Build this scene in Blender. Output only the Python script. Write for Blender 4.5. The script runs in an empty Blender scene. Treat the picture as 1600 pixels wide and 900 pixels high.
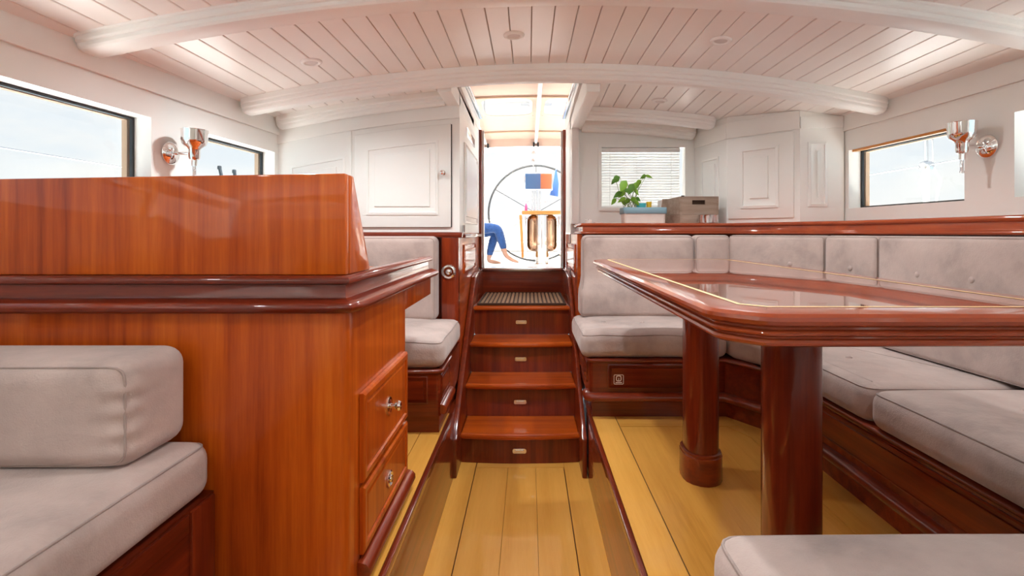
import bpy, bmesh, math, random
from mathutils import Vector, Matrix
random.seed(7)
scene = bpy.context.scene
COL = scene.collection
PI = math.pi

# ------------------------------------------------------------------ camera, sky, sun, exposure
cam_d = bpy.data.cameras.new('camera')
cam = bpy.data.objects.new('camera', cam_d); COL.objects.link(cam)
cam.location = (0, 0, 1.2)
cam.rotation_euler = (PI/2, 0, 0)
cam_d.sensor_width = 36.0
cam_d.lens = 18.0
cam_d.shift_x = -26/1600
cam_d.shift_y = -86/1600
cam_d.clip_start = 0.02
cam_d.clip_end = 3000
scene.camera = cam

SKY_STRENGTH = 0.58
world = bpy.data.worlds.new('sky'); scene.world = world
world.use_nodes = True
wn = world.node_tree.nodes; wl = world.node_tree.links
wn.clear()
w_out = wn.new('ShaderNodeOutputWorld'); w_bg = wn.new('ShaderNodeBackground')
w_tc = wn.new('ShaderNodeTexCoord'); w_sep = wn.new('ShaderNodeSeparateXYZ')
w_map = wn.new('ShaderNodeMapping'); w_noise = wn.new('ShaderNodeTexNoise')
w_ramp = wn.new('ShaderNodeValToRGB'); w_grad = wn.new('ShaderNodeValToRGB'); w_mix = wn.new('ShaderNodeMix')
w_mix.data_type = 'RGBA'
w_map.inputs['Scale'].default_value = (2.2, 2.2, 7.0)
w_noise.inputs['Scale'].default_value = 1.6; w_noise.inputs['Detail'].default_value = 6
w_noise.inputs['Roughness'].default_value = 0.6
w_ramp.color_ramp.elements[0].position = 0.40; w_ramp.color_ramp.elements[1].position = 0.62
w_grad.color_ramp.elements[0].position = 0.0; w_grad.color_ramp.elements[0].color = (0.93, 0.95, 0.96, 1)
w_grad.color_ramp.elements[1].position = 0.75; w_grad.color_ramp.elements[1].color = (0.40, 0.60, 0.90, 1)
wl.new(w_tc.outputs['Generated'], w_map.inputs['Vector']); wl.new(w_map.outputs['Vector'], w_noise.inputs['Vector'])
wl.new(w_tc.outputs['Generated'], w_sep.inputs[0]); wl.new(w_sep.outputs['Z'], w_grad.inputs['Fac'])
wl.new(w_noise.outputs['Fac'], w_ramp.inputs['Fac'])
wl.new(w_ramp.outputs['Color'], w_mix.inputs['Factor'])
wl.new(w_grad.outputs['Color'], w_mix.inputs['A']); w_mix.inputs['B'].default_value = (0.98, 0.97, 0.96, 1)
wl.new(w_mix.outputs['Result'], w_bg.inputs['Color']); w_bg.inputs['Strength'].default_value = SKY_STRENGTH
wl.new(w_bg.outputs['Background'], w_out.inputs['Surface'])

sun_d = bpy.data.lights.new('sun', 'SUN'); sun_d.energy = 20.0; sun_d.angle = math.radians(1.2)
sun_d.color = (1.0, 0.985, 0.96)
sun = bpy.data.objects.new('sun', sun_d); COL.objects.link(sun)
sun.location = (3, 12, 20)
sun.rotation_euler = Vector((0.14, 0.12, 1.0)).to_track_quat('Z', 'Y').to_euler()

scene.view_settings.view_transform = 'Standard'
scene.view_settings.look = 'None'
scene.view_settings.gamma = 1.0
scene.view_settings.use_curve_mapping = False
scene.view_settings.exposure = 0.92
cy = scene.cycles
cy.max_bounces = 14; cy.diffuse_bounces = 9; cy.glossy_bounces = 5; cy.transmission_bounces = 8
cy.transparent_max_bounces = 24; cy.caustics_reflective = False; cy.caustics_refractive = False
cy.sample_clamp_indirect = 6.0
cy.use_denoising = True

# ------------------------------------------------------------------ materials
MATS = {}
def base_mat(name, color=(0.8, 0.8, 0.8), rough=0.5, metal=0.0, coat=0.0, spec=0.5):
    m = bpy.data.materials.new(name); m.use_nodes = True
    b = m.node_tree.nodes['Principled BSDF']
    b.inputs['Base Color'].default_value = (*color, 1)
    b.inputs['Roughness'].default_value = rough
    b.inputs['Metallic'].default_value = metal
    b.inputs['Coat Weight'].default_value = coat
    b.inputs['Coat Roughness'].default_value = 0.06
    b.inputs['Specular IOR Level'].default_value = spec
    MATS[name] = m
    return m, m.node_tree.nodes, m.node_tree.links, b

def noise(nt, nl, vec, scale, detail=4, rough=0.55):
    n = nt.new('ShaderNodeTexNoise'); n.inputs['Scale'].default_value = scale
    n.inputs['Detail'].default_value = detail; n.inputs['Roughness'].default_value = rough
    nl.new(vec, n.inputs['Vector']); return n
def mapping(nt, nl, scale, rot=(0, 0, 0)):
    tc = nt.new('ShaderNodeTexCoord'); mp = nt.new('ShaderNodeMapping')
    mp.inputs['Scale'].default_value = scale; mp.inputs['Rotation'].default_value = rot
    nl.new(tc.outputs['Object'], mp.inputs['Vector']); return mp.outputs['Vector']
def ramp(nt, nl, fac, stops):
    r = nt.new('ShaderNodeValToRGB'); e = r.color_ramp.elements
    while len(e) < len(stops): e.new(0.5)
    for el, (p, c) in zip(e, stops): el.position = p; el.color = (*c, 1)
    nl.new(fac, r.inputs['Fac']); return r
def bump(nt, nl, b, h, strength, dist=0.01):
    bp = nt.new('ShaderNodeBump'); bp.inputs['Strength'].default_value = strength; bp.inputs['Distance'].default_value = dist
    nl.new(h, bp.inputs['Height']); nl.new(bp.outputs['Normal'], b.inputs['Normal'])

def wood(name, axis, stops, rough=0.35, coat=0.6, across=30, along=1.1, big=3.5):
    m, nt, nl, b = base_mat(name, rough=rough, coat=coat, spec=0.12)
    s = [across]*3; s['xyz'.index(axis)] = along
    v = mapping(nt, nl, s)
    n1 = noise(nt, nl, v, 1.0, 6, 0.62)
    s2 = [big]*3; s2['xyz'.index(axis)] = 0.5
    n2 = noise(nt, nl, mapping(nt, nl, s2), 1.0, 2)
    s3 = [170]*3; s3['xyz'.index(axis)] = 12
    n3 = noise(nt, nl, mapping(nt, nl, s3), 1.0, 2)
    a = nt.new('ShaderNodeMath'); a.operation = 'MULTIPLY_ADD'; a.inputs[1].default_value = 0.45
    nl.new(n2.outputs['Fac'], a.inputs[0])
    c = nt.new('ShaderNodeMath'); c.operation = 'MULTIPLY_ADD'; c.inputs[1].default_value = 0.62
    nl.new(n1.outputs['Fac'], c.inputs[0]); 
    d = nt.new('ShaderNodeMath'); d.operation = 'MULTIPLY'; d.inputs[1].default_value = 0.14
    nl.new(n3.outputs['Fac'], d.inputs[0]); nl.new(d.outputs[0], a.inputs[2]); nl.new(a.outputs[0], c.inputs[2])
    off = nt.new('ShaderNodeMath'); off.operation = 'SUBTRACT'; off.inputs[1].default_value = 0.10
    nl.new(c.outputs[0], off.inputs[0])
    r = ramp(nt, nl, off.outputs[0], stops)
    nl.new(r.outputs['Color'], b.inputs['Base Color'])
    return m
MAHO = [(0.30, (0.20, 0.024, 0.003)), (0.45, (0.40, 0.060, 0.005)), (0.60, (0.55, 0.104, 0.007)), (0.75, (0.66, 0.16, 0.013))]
REDM_SHADED = [(0.28, (0.070, 0.008, 0.003)), (0.46, (0.145, 0.017, 0.005)), (0.62, (0.24, 0.031, 0.007)), (0.78, (0.33, 0.050, 0.010))]  # redder mahogany; shade of risers and bench bases is darkened into it
BRNM = [(0.28, (0.20, 0.032, 0.010)), (0.46, (0.30, 0.050, 0.014)), (0.62, (0.39, 0.072, 0.019)), (0.78, (0.47, 0.10, 0.026))]
TABM = [(0.30, (0.13, 0.028, 0.014)), (0.48, (0.24, 0.055, 0.024)), (0.65, (0.34, 0.085, 0.036)), (0.78, (0.42, 0.12, 0.05))]
FLR = [(0.26, (0.56, 0.235, 0.030)), (0.42, (0.74, 0.355, 0.062)), (0.60, (0.83, 0.425, 0.088)), (0.78, (0.88, 0.50, 0.125))]
TEAK = [(0.30, (0.42, 0.16, 0.04)), (0.5, (0.62, 0.27, 0.07)), (0.7, (0.72, 0.36, 0.11)), (0.8, (0.76, 0.42, 0.15))]
for ax in 'xyz':
    wood('mahogany_' + ax, ax, MAHO, across=34)
    wood('brownwood_' + ax, ax, BRNM, across=30, coat=0.9); wood('redwood_' + ax, ax, REDM_SHADED, across=30, coat=0.85)
    wood('teak_' + ax, ax, TEAK)
wood('pale_teak', 'z', [(0.3, (0.30, 0.20, 0.13)), (0.5, (0.42, 0.29, 0.20)), (0.7, (0.50, 0.36, 0.26)), (0.8, (0.55, 0.41, 0.30))], coat=0.0, rough=0.7)
wood('tabletop', 'y', TABM, rough=0.16, coat=1.0, across=16)
MATS['tabletop'].node_tree.nodes['Principled BSDF'].inputs['Coat Roughness'].default_value = 0.02
wood('floor_y', 'y', FLR, rough=0.34, coat=0.35, across=14, along=0.7, big=2.5)
wood('floor_x', 'x', FLR, rough=0.34, coat=0.35, across=14, along=0.7, big=2.5)
wood('crate_wood', 'x', [(0.3, (0.22, 0.16, 0.12)), (0.5, (0.36, 0.28, 0.22)), (0.7, (0.48, 0.39, 0.32)), (0.8, (0.55, 0.46, 0.39))], rough=0.8, coat=0.0, across=30, along=3)
def paint(name, color, rough=0.38):
    m, nt, nl, b = base_mat(name, color, rough)
    n = noise(nt, nl, mapping(nt, nl, (3, 3, 3)), 1.0, 3)
    r = ramp(nt, nl, n.outputs['Fac'], [(0.3, tuple(c*0.965 for c in color)), (0.7, color)])
    nl.new(r.outputs['Color'], b.inputs['Base Color'])
    n2 = noise(nt, nl, mapping(nt, nl, (60, 60, 60)), 1.0, 2)
    bump(nt, nl, b, n2.outputs['Fac'], 0.02, 0.003)
    return m
paint('white_paint', (0.875, 0.89, 0.86))
paint('ceiling_paint', (0.87, 0.855, 0.82), 0.30)
paint('groove_paint', (0.46, 0.39, 0.34), 0.6)
paint('gelcoat', (0.85, 0.84, 0.82), 0.25)
def fabric(name, c, scale=1.0):
    m, nt, nl, b = base_mat(name, c, 0.92, spec=0.2)
    n = noise(nt, nl, mapping(nt, nl, (5, 5, 5)), scale, 4, 0.6)
    r = ramp(nt, nl, n.outputs['Fac'], [(0.30, tuple(x*0.72 for x in c)), (0.5, c), (0.72, tuple(min(1, x*1.18) for x in c))])
    nl.new(r.outputs['Color'], b.inputs['Base Color'])
    b.inputs['Sheen Weight'].default_value = 0.35; b.inputs['Sheen Roughness'].default_value = 0.5
    n2 = noise(nt, nl, mapping(nt, nl, (9, 9, 9)), 1.0, 5, 0.7)
    n3 = noise(nt, nl, mapping(nt, nl, (320, 320, 320)), 1.0, 1)
    ad = nt.new('ShaderNodeMath'); ad.operation = 'MULTIPLY_ADD'; ad.inputs[1].default_value = 0.12
    nl.new(n3.outputs['Fac'], ad.inputs[0]); nl.new(n2.outputs['Fac'], ad.inputs[2])
    bump(nt, nl, b, ad.outputs[0], 0.22, 0.02)
    return m
fabric('suede', (0.475, 0.375, 0.338))
fabric('suede_seam', (0.36, 0.28, 0.25))
fabric('denim', (0.035, 0.10, 0.30), 6)
fabric('cream_vinyl', (0.74, 0.69, 0.62))
fabric('blue_cloth', (0.10, 0.22, 0.62))
fabric('dark_shirt', (0.10, 0.11, 0.14))
def metal(name, color, rough):
    m, nt, nl, b = base_mat(name, color, rough, 1.0)
    n = noise(nt, nl, mapping(nt, nl, (40, 40, 40)), 1.0, 2)
    r = ramp(nt, nl, n.outputs['Fac'], [(0.3, (rough*0.7,)*3), (0.7, (rough*1.3,)*3)])
    nl.new(r.outputs['Color'], b.inputs['Roughness']); return m
metal('chrome', (0.86, 0.85, 0.84), 0.05)
metal('steel', (0.72, 0.72, 0.73), 0.16)
metal('steel_wood_reflection', (0.50, 0.30, 0.19), 0.12)  # polished steel; the wood it mirrors is painted in as brown
metal('nickel', (0.78, 0.73, 0.64), 0.2)
def plain(name, color, rough=0.5, metalv=0.0, coat=0.0):
    m, nt, nl, b = base_mat(name, color, rough, metalv, coat)
    n = noise(nt, nl, mapping(nt, nl, (12, 12, 12)), 1.0, 3)
    r = ramp(nt, nl, n.outputs['Fac'], [(0.3, tuple(c*0.9 for c in color)), (0.7, color)])
    nl.new(r.outputs['Color'], b.inputs['Base Color']); return m
plain('canvas_seam', (0.42, 0.27, 0.18), 0.8)
plain('wheel_leather', (0.10, 0.10, 0.10), 0.6)
plain('black_rubber', (0.012, 0.013, 0.016), 0.5)
plain('dark_seam', (0.10, 0.045, 0.012), 0.6)
plain('inlay', (0.88, 0.60, 0.28), 0.45)
plain('mat_brown', (0.07, 0.035, 0.02), 0.9)
plain('mat_tan', (0.36, 0.23, 0.13), 0.85)
plain('leaf', (0.20, 0.42, 0.035), 0.45)
plain('leaf_dark', (0.10, 0.27, 0.03), 0.45)
plain('stem', (0.18, 0.26, 0.06), 0.6)
plain('soil', (0.05, 0.032, 0.02), 0.9)
plain('planter_white', (0.80, 0.78, 0.73), 0.45)
plain('planter_blue', (0.22, 0.38, 0.46), 0.5)
plain('turquoise', (0.07, 0.52, 0.58), 0.4)
plain('yellow_plastic', (0.85, 0.55, 0.03), 0.35)
plain('skin', (0.62, 0.36, 0.26), 0.5)
plain('hair', (0.10, 0.055, 0.03), 0.6)
plain('lens_white', (0.70, 0.68, 0.66), 0.5)
plain('pictogram', (0.78, 0.62, 0.55), 0.5)
plain('pink_plastic', (0.65, 0.10, 0.30), 0.4)
plain('rope_white', (0.78, 0.77, 0.74), 0.8)
plain('dark_pole', (0.03, 0.04, 0.05), 0.6)
plain('blind_white', (0.86, 0.855, 0.84), 0.55)
# translucent blind / canvas
def translucent(name, c, mixv):
    m, nt, nl, b = base_mat(name, c, 0.75)
    t = nt.new('ShaderNodeBsdfTranslucent'); mx = nt.new('ShaderNodeMixShader'); mx.inputs[0].default_value = mixv
    n = noise(nt, nl, mapping(nt, nl, (7, 7, 7)), 1.0, 3)
    r = ramp(nt, nl, n.outputs['Fac'], [(0.3, tuple(x*0.92 for x in c)), (0.7, c)])
    nl.new(r.outputs['Color'], b.inputs['Base Color']); nl.new(r.outputs['Color'], t.inputs['Color'])
    nl.new(b.outputs[0], mx.inputs[1]); nl.new(t.outputs[0], mx.inputs[2])
    nl.new(mx.outputs[0], nt['Material Output'].inputs['Surface']); return m
translucent('canvas', (0.56, 0.39, 0.31), 0.13)
translucent('slat_white', (0.92, 0.92, 0.91), 0.55)
def thin_glass(name, tint=(1, 1, 1)):
    m = bpy.data.materials.new(name); m.use_nodes = True; MATS[name] = m
    nt, nl = m.node_tree.nodes, m.node_tree.links; nt.clear()
    o = nt.new('ShaderNodeOutputMaterial'); t = nt.new('ShaderNodeBsdfTransparent'); g = nt.new('ShaderNodeBsdfGlossy')
    f = nt.new('ShaderNodeLayerWeight'); f.inputs['Blend'].default_value = 0.5
    pw = nt.new('ShaderNodeMath'); pw.operation = 'POWER'; pw.inputs[1].default_value = 5.0
    ma = nt.new('ShaderNodeMath'); ma.operation = 'MULTIPLY_ADD'; ma.inputs[1].default_value = 0.55; ma.inputs[2].default_value = 0.03
    mx = nt.new('ShaderNodeMixShader')
    t.inputs['Color'].default_value = (*tint, 1); g.inputs['Roughness'].default_value = 0.02
    nl.new(f.outputs['Facing'], pw.inputs[0]); nl.new(pw.outputs[0], ma.inputs[0])
    nl.new(ma.outputs[0], mx.inputs[0]); nl.new(t.outputs[0], mx.inputs[1]); nl.new(g.outputs[0], mx.inputs[2])
    nl.new(mx.outputs[0], o.inputs['Surface']); return m
thin_glass('glass', (0.97, 0.985, 0.98))
thin_glass('clear_plastic', (0.98, 0.98, 0.97))
# sea
m, nt, nl, b = base_mat('sea_water', (0.10, 0.16, 0.19), 0.12)
n = noise(nt, nl, mapping(nt, nl, (0.8, 0.8, 0.8)), 1.0, 5); bump(nt, nl, b, n.outputs['Fac'], 0.4, 0.15)
# plotter screen: blue and orange reflection painted into the base colour
m, nt, nl, b = base_mat('screen_reflection', (0.1, 0.2, 0.4), 0.15)
tc = nt.new('ShaderNodeTexCoord'); sp = nt.new('ShaderNodeSeparateXYZ'); nl.new(tc.outputs['Generated'], sp.inputs[0])
r = ramp(nt, nl, sp.outputs['X'], [(0.0, (0.05, 0.10, 0.20)), (0.56, (0.06, 0.10, 0.20)), (0.60, (0.36, 0.11, 0.05)), (1.0, (0.42, 0.15, 0.07))])
r.color_ramp.interpolation = 'LINEAR'; nl.new(r.outputs['Color'], b.inputs['Base Color'])

# ------------------------------------------------------------------ mesh helpers
class MB:
    def __init__(s): s.v = []; s.f = []
    def add(s, vs, fs):
        o = len(s.v); s.v += [tuple(p) for p in vs]; s.f += [tuple(i+o for i in f) for f in fs]; return s
    def box(s, x0, x1, y0, y1, z0, z1):
        return s.add([(x0,y0,z0),(x1,y0,z0),(x1,y1,z0),(x0,y1,z0),(x0,y0,z1),(x1,y0,z1),(x1,y1,z1),(x0,y1,z1)],
                     [(0,3,2,1),(4,5,6,7),(0,1,5,4),(1,2,6,5),(2,3,7,6),(3,0,4,7)])
    def prism(s, poly, z0, z1):                       # plan polygon extruded in z
        n = len(poly)
        return s.add([(x,y,z0) for x,y in poly] + [(x,y,z1) for x,y in poly],
                     [tuple(range(n-1,-1,-1)), tuple(range(n,2*n))] + [(i,(i+1)%n,n+(i+1)%n,n+i) for i in range(n)])
    def prism_x(s, poly, x0, x1):                     # (y,z) polygon extruded in x
        n = len(poly)
        return s.add([(x0,y,z) for y,z in poly] + [(x1,y,z) for y,z in poly],
                     [tuple(range(n)), tuple(range(2*n-1,n-1,-1))] + [(i,n+i,n+(i+1)%n,(i+1)%n) for i in range(n)])
    def prism_y(s, poly, y0, y1):                     # (x,z) polygon extruded in y
        n = len(poly)
        return s.add([(x,y0,z) for x,z in poly] + [(x,y1,z) for x,z in poly],
                     [tuple(range(n)), tuple(range(2*n-1,n-1,-1))] + [(i,n+i,n+(i+1)%n,(i+1)%n) for i in range(n)])
    def hexa(s, a, b):                                # two matching quads
        return s.add(list(a)+list(b), [(0,3,2,1),(4,5,6,7),(0,1,5,4),(1,2,6,5),(2,3,7,6),(3,0,4,7)])
    def tube(s, path, r, n=8, cap=True):
        path = [Vector(p) for p in path]; rings = []
        t0 = (path[1]-path[0]).normalized()
        up = Vector((0,0,1)) if abs(t0.z) < 0.9 else Vector((1,0,0))
        u = t0.cross(up).normalized()
        for i, p in enumerate(path):
            t = ((path[min(i+1,len(path)-1)]-p).normalized() + (p-path[max(i-1,0)]).normalized())
            t = t.normalized() if t.length > 1e-6 else t0
            u = (u - t*u.dot(t)).normalized(); w = t.cross(u)
            rr = r[i] if isinstance(r, (list, tuple)) else r
            rings.append([p + (u*math.cos(2*PI*k/n) + w*math.sin(2*PI*k/n))*rr for k in range(n)])
        vs = [q for g in rings for q in g]; fs = []
        for i in range(len(rings)-1):
            for k in range(n): fs.append((i*n+k, i*n+(k+1)%n, (i+1)*n+(k+1)%n, (i+1)*n+k))
        if cap: fs += [tuple(range(n-1,-1,-1)), tuple(range((len(rings)-1)*n, len(rings)*n))]
        return s.add(vs, fs)
    def lathe(s, prof, n=24, c=(0,0,0), axis='z', cap=False):      # prof: (r, h)
        vs = []; fs = []
        for r, h in prof:
            for k in range(n):
                a = 2*PI*k/n; x, y = r*math.cos(a), r*math.sin(a)
                p = {'z': (x,y,h), 'x': (h,x,y), 'y': (x,h,y)}[axis]
                vs.append((p[0]+c[0], p[1]+c[1], p[2]+c[2]))
        for i in range(len(prof)-1):
            for k in range(n): fs.append((i*n+k, i*n+(k+1)%n, (i+1)*n+(k+1)%n, (i+1)*n+k))
        if cap: fs += [tuple(range(n-1,-1,-1)), tuple(range((len(prof)-1)*n, len(prof)*n))]
        return s.add(vs, fs)
    def rings(s, poly, prof, cap0=True, cap1=True, closed=True):    # prof: (outward offset, z)
        m = len(poly); vs = []; fs = []
        nrm = normals(poly, closed)
        for off, z in prof:
            for (x, y), (nx, ny) in zip(poly, nrm): vs.append((x+nx*off, y+ny*off, z))
        for i in range(len(prof)-1):
            for k in range(m if closed else m-1): fs.append((i*m+k, i*m+(k+1)%m, (i+1)*m+(k+1)%m, (i+1)*m+k))
        if cap0: fs.append(tuple(range(m-1,-1,-1)))
        if cap1: fs.append(tuple(range((len(prof)-1)*m, len(prof)*m)))
        return s.add(vs, fs)
    def sweep(s, path, prof):                         # open plan path, closed profile (outward offset, z)
        m = len(path); p = len(prof); vs = []; fs = []
        nrm = normals(path, False)
        for (x, y), (nx, ny) in zip(path, nrm):
            for off, z in prof: vs.append((x+nx*off, y+ny*off, z))
        for i in range(m-1):
            for k in range(p): fs.append((i*p+k, i*p+(k+1)%p, (i+1)*p+(k+1)%p, (i+1)*p+k))
        fs += [tuple(range(p-1,-1,-1)), tuple(range((m-1)*p, m*p))]
        return s.add(vs, fs)

def normals(poly, closed):
    """mitre normals pointing to the right of the direction of travel (outward for counter-clockwise loops)"""
    n = len(poly); out = []
    for i in range(n):
        a = poly[i-1] if (closed or i > 0) else None
        c = poly[(i+1) % n] if (closed or i < n-1) else None
        b = poly[i]; ns = []
        for p, q in ((a, b), (b, c)):
            if p is None or q is None: continue
            dx, dy = q[0]-p[0], q[1]-p[1]; l = math.hypot(dx, dy) or 1e-9
            ns.append((dy/l, -dx/l))
        if len(ns) == 1: out.append(ns[0]); continue
        x, y = ns[0][0]+ns[1][0], ns[0][1]+ns[1][1]; d = x*ns[1][0] + y*ns[1][1]
        d = max(d, 0.3); out.append((x/d, y/d))
    return out

def round_poly(pts, r, seg=5, only=None):
    out = []; n = len(pts)
    for i in range(n):
        rr = r if only is None or i in only else 0
        b = Vector(pts[i]); a = Vector(pts[i-1]); c = Vector(pts[(i+1) % n])
        if rr == 0: out.append(tuple(b)); continue
        u = (a-b).normalized(); v = (c-b).normalized()
        ang = math.acos(max(-1, min(1, u.dot(v))))
        d = min(rr/math.tan(ang/2), (a-b).length*0.49, (c-b).length*0.49)
        p0 = b+u*d; p1 = b+v*d
        for k in range(seg+1):
            t = k/seg; q = p0*(1-t)**2 + b*2*t*(1-t) + p1*t*t; out.append(tuple(q))
    return out

ORIG = {}
def tag(o, label=None, cat=None, group=None, kind=None):
    if label: o['label'] = label
    if cat: o['category'] = cat
    if group: o['group'] = group
    if kind: o['kind'] = kind
    return o
def thing(name, loc, label, cat, group=None, kind=None):
    o = bpy.data.objects.new(name, None); COL.objects.link(o); o.location = loc; o.empty_display_size = 0.05
    ORIG[o.name] = Vector(loc)
    return tag(o, label, cat, group, kind)
def part(name, mb, mat, parent=None, loc=None, bevel=0.0, seg=2, smooth=True, ang=38, label=None, cat=None, group=None, kind=None, clean=True):
    """meshes are written in world coordinates; the origin is the thing's base"""
    O = ORIG[parent.name] if parent else (Vector(loc) if loc else Vector((0,0,0)))
    me = bpy.data.meshes.new(name)
    me.from_pydata([(v[0]-O.x, v[1]-O.y, v[2]-O.z) for v in mb.v], [], mb.f)
    bm = bmesh.new(); bm.from_mesh(me)
    if clean:
        bmesh.ops.remove_doubles(bm, verts=bm.verts, dist=1e-6)
        bmesh.ops.recalc_face_normals(bm, faces=bm.faces)
    if bevel > 0:
        es = [e for e in bm.edges if len(e.link_faces) == 2 and e.calc_face_angle(0) > math.radians(28)]
        bmesh.ops.bevel(bm, geom=es, offset=bevel, segments=seg, profile=0.5, affect='EDGES', clamp_overlap=True)
    bm.to_mesh(me); bm.free()
    if smooth:
        me.polygons.foreach_set('use_smooth', [True]*len(me.polygons)); me.set_sharp_from_angle(angle=math.radians(ang))
    if mat.endswith('_auto'):
        for ax in 'xyz': me.materials.append(MATS[mat[:-4] + ax])
        for p in me.polygons:
            best = max(((me.vertices[a].co-me.vertices[b].co) for a, b in p.edge_keys), key=lambda e: e.length_squared)
            c = [abs(t) for t in best]; p.material_index = c.index(max(c))
    else: me.materials.append(MATS[mat])
    o = bpy.data.objects.new(name, me); COL.objects.link(o)
    if parent: o.parent = parent
    else: o.location = O
    ORIG[o.name] = O
    if label: o['label'] = label
    if cat: o['category'] = cat
    if group: o['group'] = group
    if kind: o['kind'] = kind
    return o
def struct(name, mb, mat, label, cat, **k):
    return part(name, mb, mat, None, label=label, cat=cat, kind='structure', **k)

def rounded_box(c, size, r, n=8, deform=None, rot=0.0, seg=3):
    """soft box with its own grid; deform acts in local coordinates"""
    h = [x/2 for x in size]; r = min(r, min(h)*0.98); mb = MB(); key = {}; vs = []; fs = []
    def arr(hh, cnt):
        e = [hh - r + r*math.tan(PI/4*k/seg) for k in range(seg, -1, -1)]
        inner = [(-hh+r) + 2*(hh-r)*k/cnt for k in range(1, cnt)]
        return [-x for x in e] + inner + e[::-1]
    A = [arr(h[i], n if size[i] > 0.2 else max(2, n//2)) for i in range(3)]
    def vert(p):
        q = [max(-h[i]+r, min(h[i]-r, p[i])) for i in range(3)]
        d = Vector([p[i]-q[i] for i in range(3)])
        d = d.normalized()*r if d.length > 1e-9 else d
        k = tuple(round(q[i]+d[i], 6) for i in range(3))
        if k not in key: key[k] = len(vs); vs.append(k)
        return key[k]
    for ax in range(3):
        a, b = [i for i in range(3) if i != ax]
        for sgn in (-1, 1):
            for i in range(len(A[a])-1):
                for j in range(len(A[b])-1):
                    q = []
                    for (u, w) in ((i,j),(i+1,j),(i+1,j+1),(i,j+1)):
                        p = [0,0,0]; p[ax] = sgn*h[ax]; p[a] = A[a][u]; p[b] = A[b][w]; q.append(vert(p))
                    if len(set(q)) > 2: fs.append(tuple(q))
    cr, sr = math.cos(rot), math.sin(rot); out = []
    for p in vs:
        if deform: p = deform(*p)
        out.append((c[0]+p[0]*cr-p[1]*sr, c[1]+p[0]*sr+p[1]*cr, c[2]+p[2]))
    return mb.add(out, fs)

def wall_grid(us, vs_, holes, pin, pout):
    mb = MB(); us = sorted(set(us + [h[i] for h in holes for i in (0, 1)])); vs_ = sorted(set(vs_ + [h[i] for h in holes for i in (2, 3)]))
    def solid(i, j):
        if i < 0 or j < 0 or i >= len(us)-1 or j >= len(vs_)-1: return False
        u = (us[i]+us[i+1])/2; v = (vs_[j]+vs_[j+1])/2
        return not any(h[0] < u < h[1] and h[2] < v < h[3] for h in holes)
    N = len(us); M = len(vs_)
    V = [pin(u, v) for u in us for v in vs_] + [pout(u, v) for u in us for v in vs_]
    I = lambda i, j, o=0: o*N*M + i*M + j
    F = []
    for i in range(N-1):
        for j in range(M-1):
            if not solid(i, j): continue
            F.append((I(i,j), I(i+1,j), I(i+1,j+1), I(i,j+1))); F.append((I(i,j,1), I(i,j+1,1), I(i+1,j+1,1), I(i+1,j,1)))
            for (di, dj, a, b) in ((-1,0,(i,j),(i,j+1)), (1,0,(i+1,j),(i+1,j+1)), (0,-1,(i,j),(i+1,j)), (0,1,(i,j+1),(i+1,j+1))):
                if not solid(i+di, j+dj): F.append((I(*a), I(*b), I(*b,1), I(*a,1)))
    used = sorted({k for f in F for k in f}); mp = {k: q for q, k in enumerate(used)}
    return mb.add([V[k] for k in used], [tuple(mp[k] for k in f) for f in F])

def raised_panel(x0, x1, z0, z1, y, name, mat, parent, d=0.010, m=0.03, ztop=None):
    """raised field on a face that looks towards -y; ztop(x) may arch the upper edge"""
    zt = ztop or (lambda x: z1)
    n = 8 if ztop else 1
    def loop(i, yy):
        a = [(x0+i + (x1-x0-2*i)*k/n) for k in range(n+1)]
        return [(x, yy, z0+i) for x in a] + [(x, yy, zt(x)-i) for x in reversed(a)]
    L = [loop(0, y+0.002), loop(0, y-d*0.7), loop(m*0.28, y-d), loop(m*0.34, y-d*0.35), loop(m, y-d*0.15), loop(m*1.06, y-d), ]
    mb = MB(); k = len(L[0]); vs = [p for l in L for p in l]; fs = []
    for i in range(len(L)-1):
        for j in range(k): fs.append((i*k+j, i*k+(j+1)%k, (i+1)*k+(j+1)%k, (i+1)*k+j))
    fs.append(tuple(range((len(L)-1)*k, len(L)*k)))
    mb.add(vs, fs)
    return mb
def turn(mb, pivot, ang):
    c, s = math.cos(ang), math.sin(ang); o = MB(); o.f = mb.f
    o.v = [(pivot[0]+(x-pivot[0])*c-(y-pivot[1])*s, pivot[1]+(x-pivot[0])*s+(y-pivot[1])*c, z) for x, y, z in mb.v]
    return o

# ------------------------------------------------------------------ the setting
XL = lambda y: -1.589 + 0.0675*y          # inner face of the port side
XR = lambda y: 1.95 - 0.0775*y            # inner face of the starboard side
CX = 0.18
ZP = 0.32                                 # raised sole
def zceil(x, y): return 2.012 - 0.068*(x-CX)**2 - 0.045*max(0.0, y-2.5)
HX0, HX1, HY = -0.385, 0.288, 2.56        # companionway hatch
YF = -1.3                                 # forward end of the saloon

# sea outside
struct('sea', MB().box(-600, 600, -600, 600, -1.2, -0.9), 'sea_water', 'grey blue sea water around the boat', 'water')
bpy.data.objects['sea']['kind'] = 'stuff'

# lower sole with its boards
fl = struct('floor', MB().box(-0.40, 0.32, -1.3, 2.75, -0.06, -0.012), 'dark_seam', 'golden varnished floorboards of the sunken central aisle', 'floor')
bx = [-0.372, -0.272, -0.268, -0.1055, -0.1048, 0.0355, 0.0362, 0.178, 0.182, 0.292]
for i in range(0, 10, 2):
    y1 = 2.62 if 0 < i < 8 else 2.755
    part('floorboard', MB().box(bx[i], bx[i+1], -1.3, y1, -0.014, 0.0), 'floor_y', fl, bevel=0.0008, seg=1)
part('floorboard', MB().box(-0.2675, 0.1815, 2.624, 2.70, -0.014, 0.0), 'floor_x', fl, bevel=0.0012, seg=1)

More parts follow.
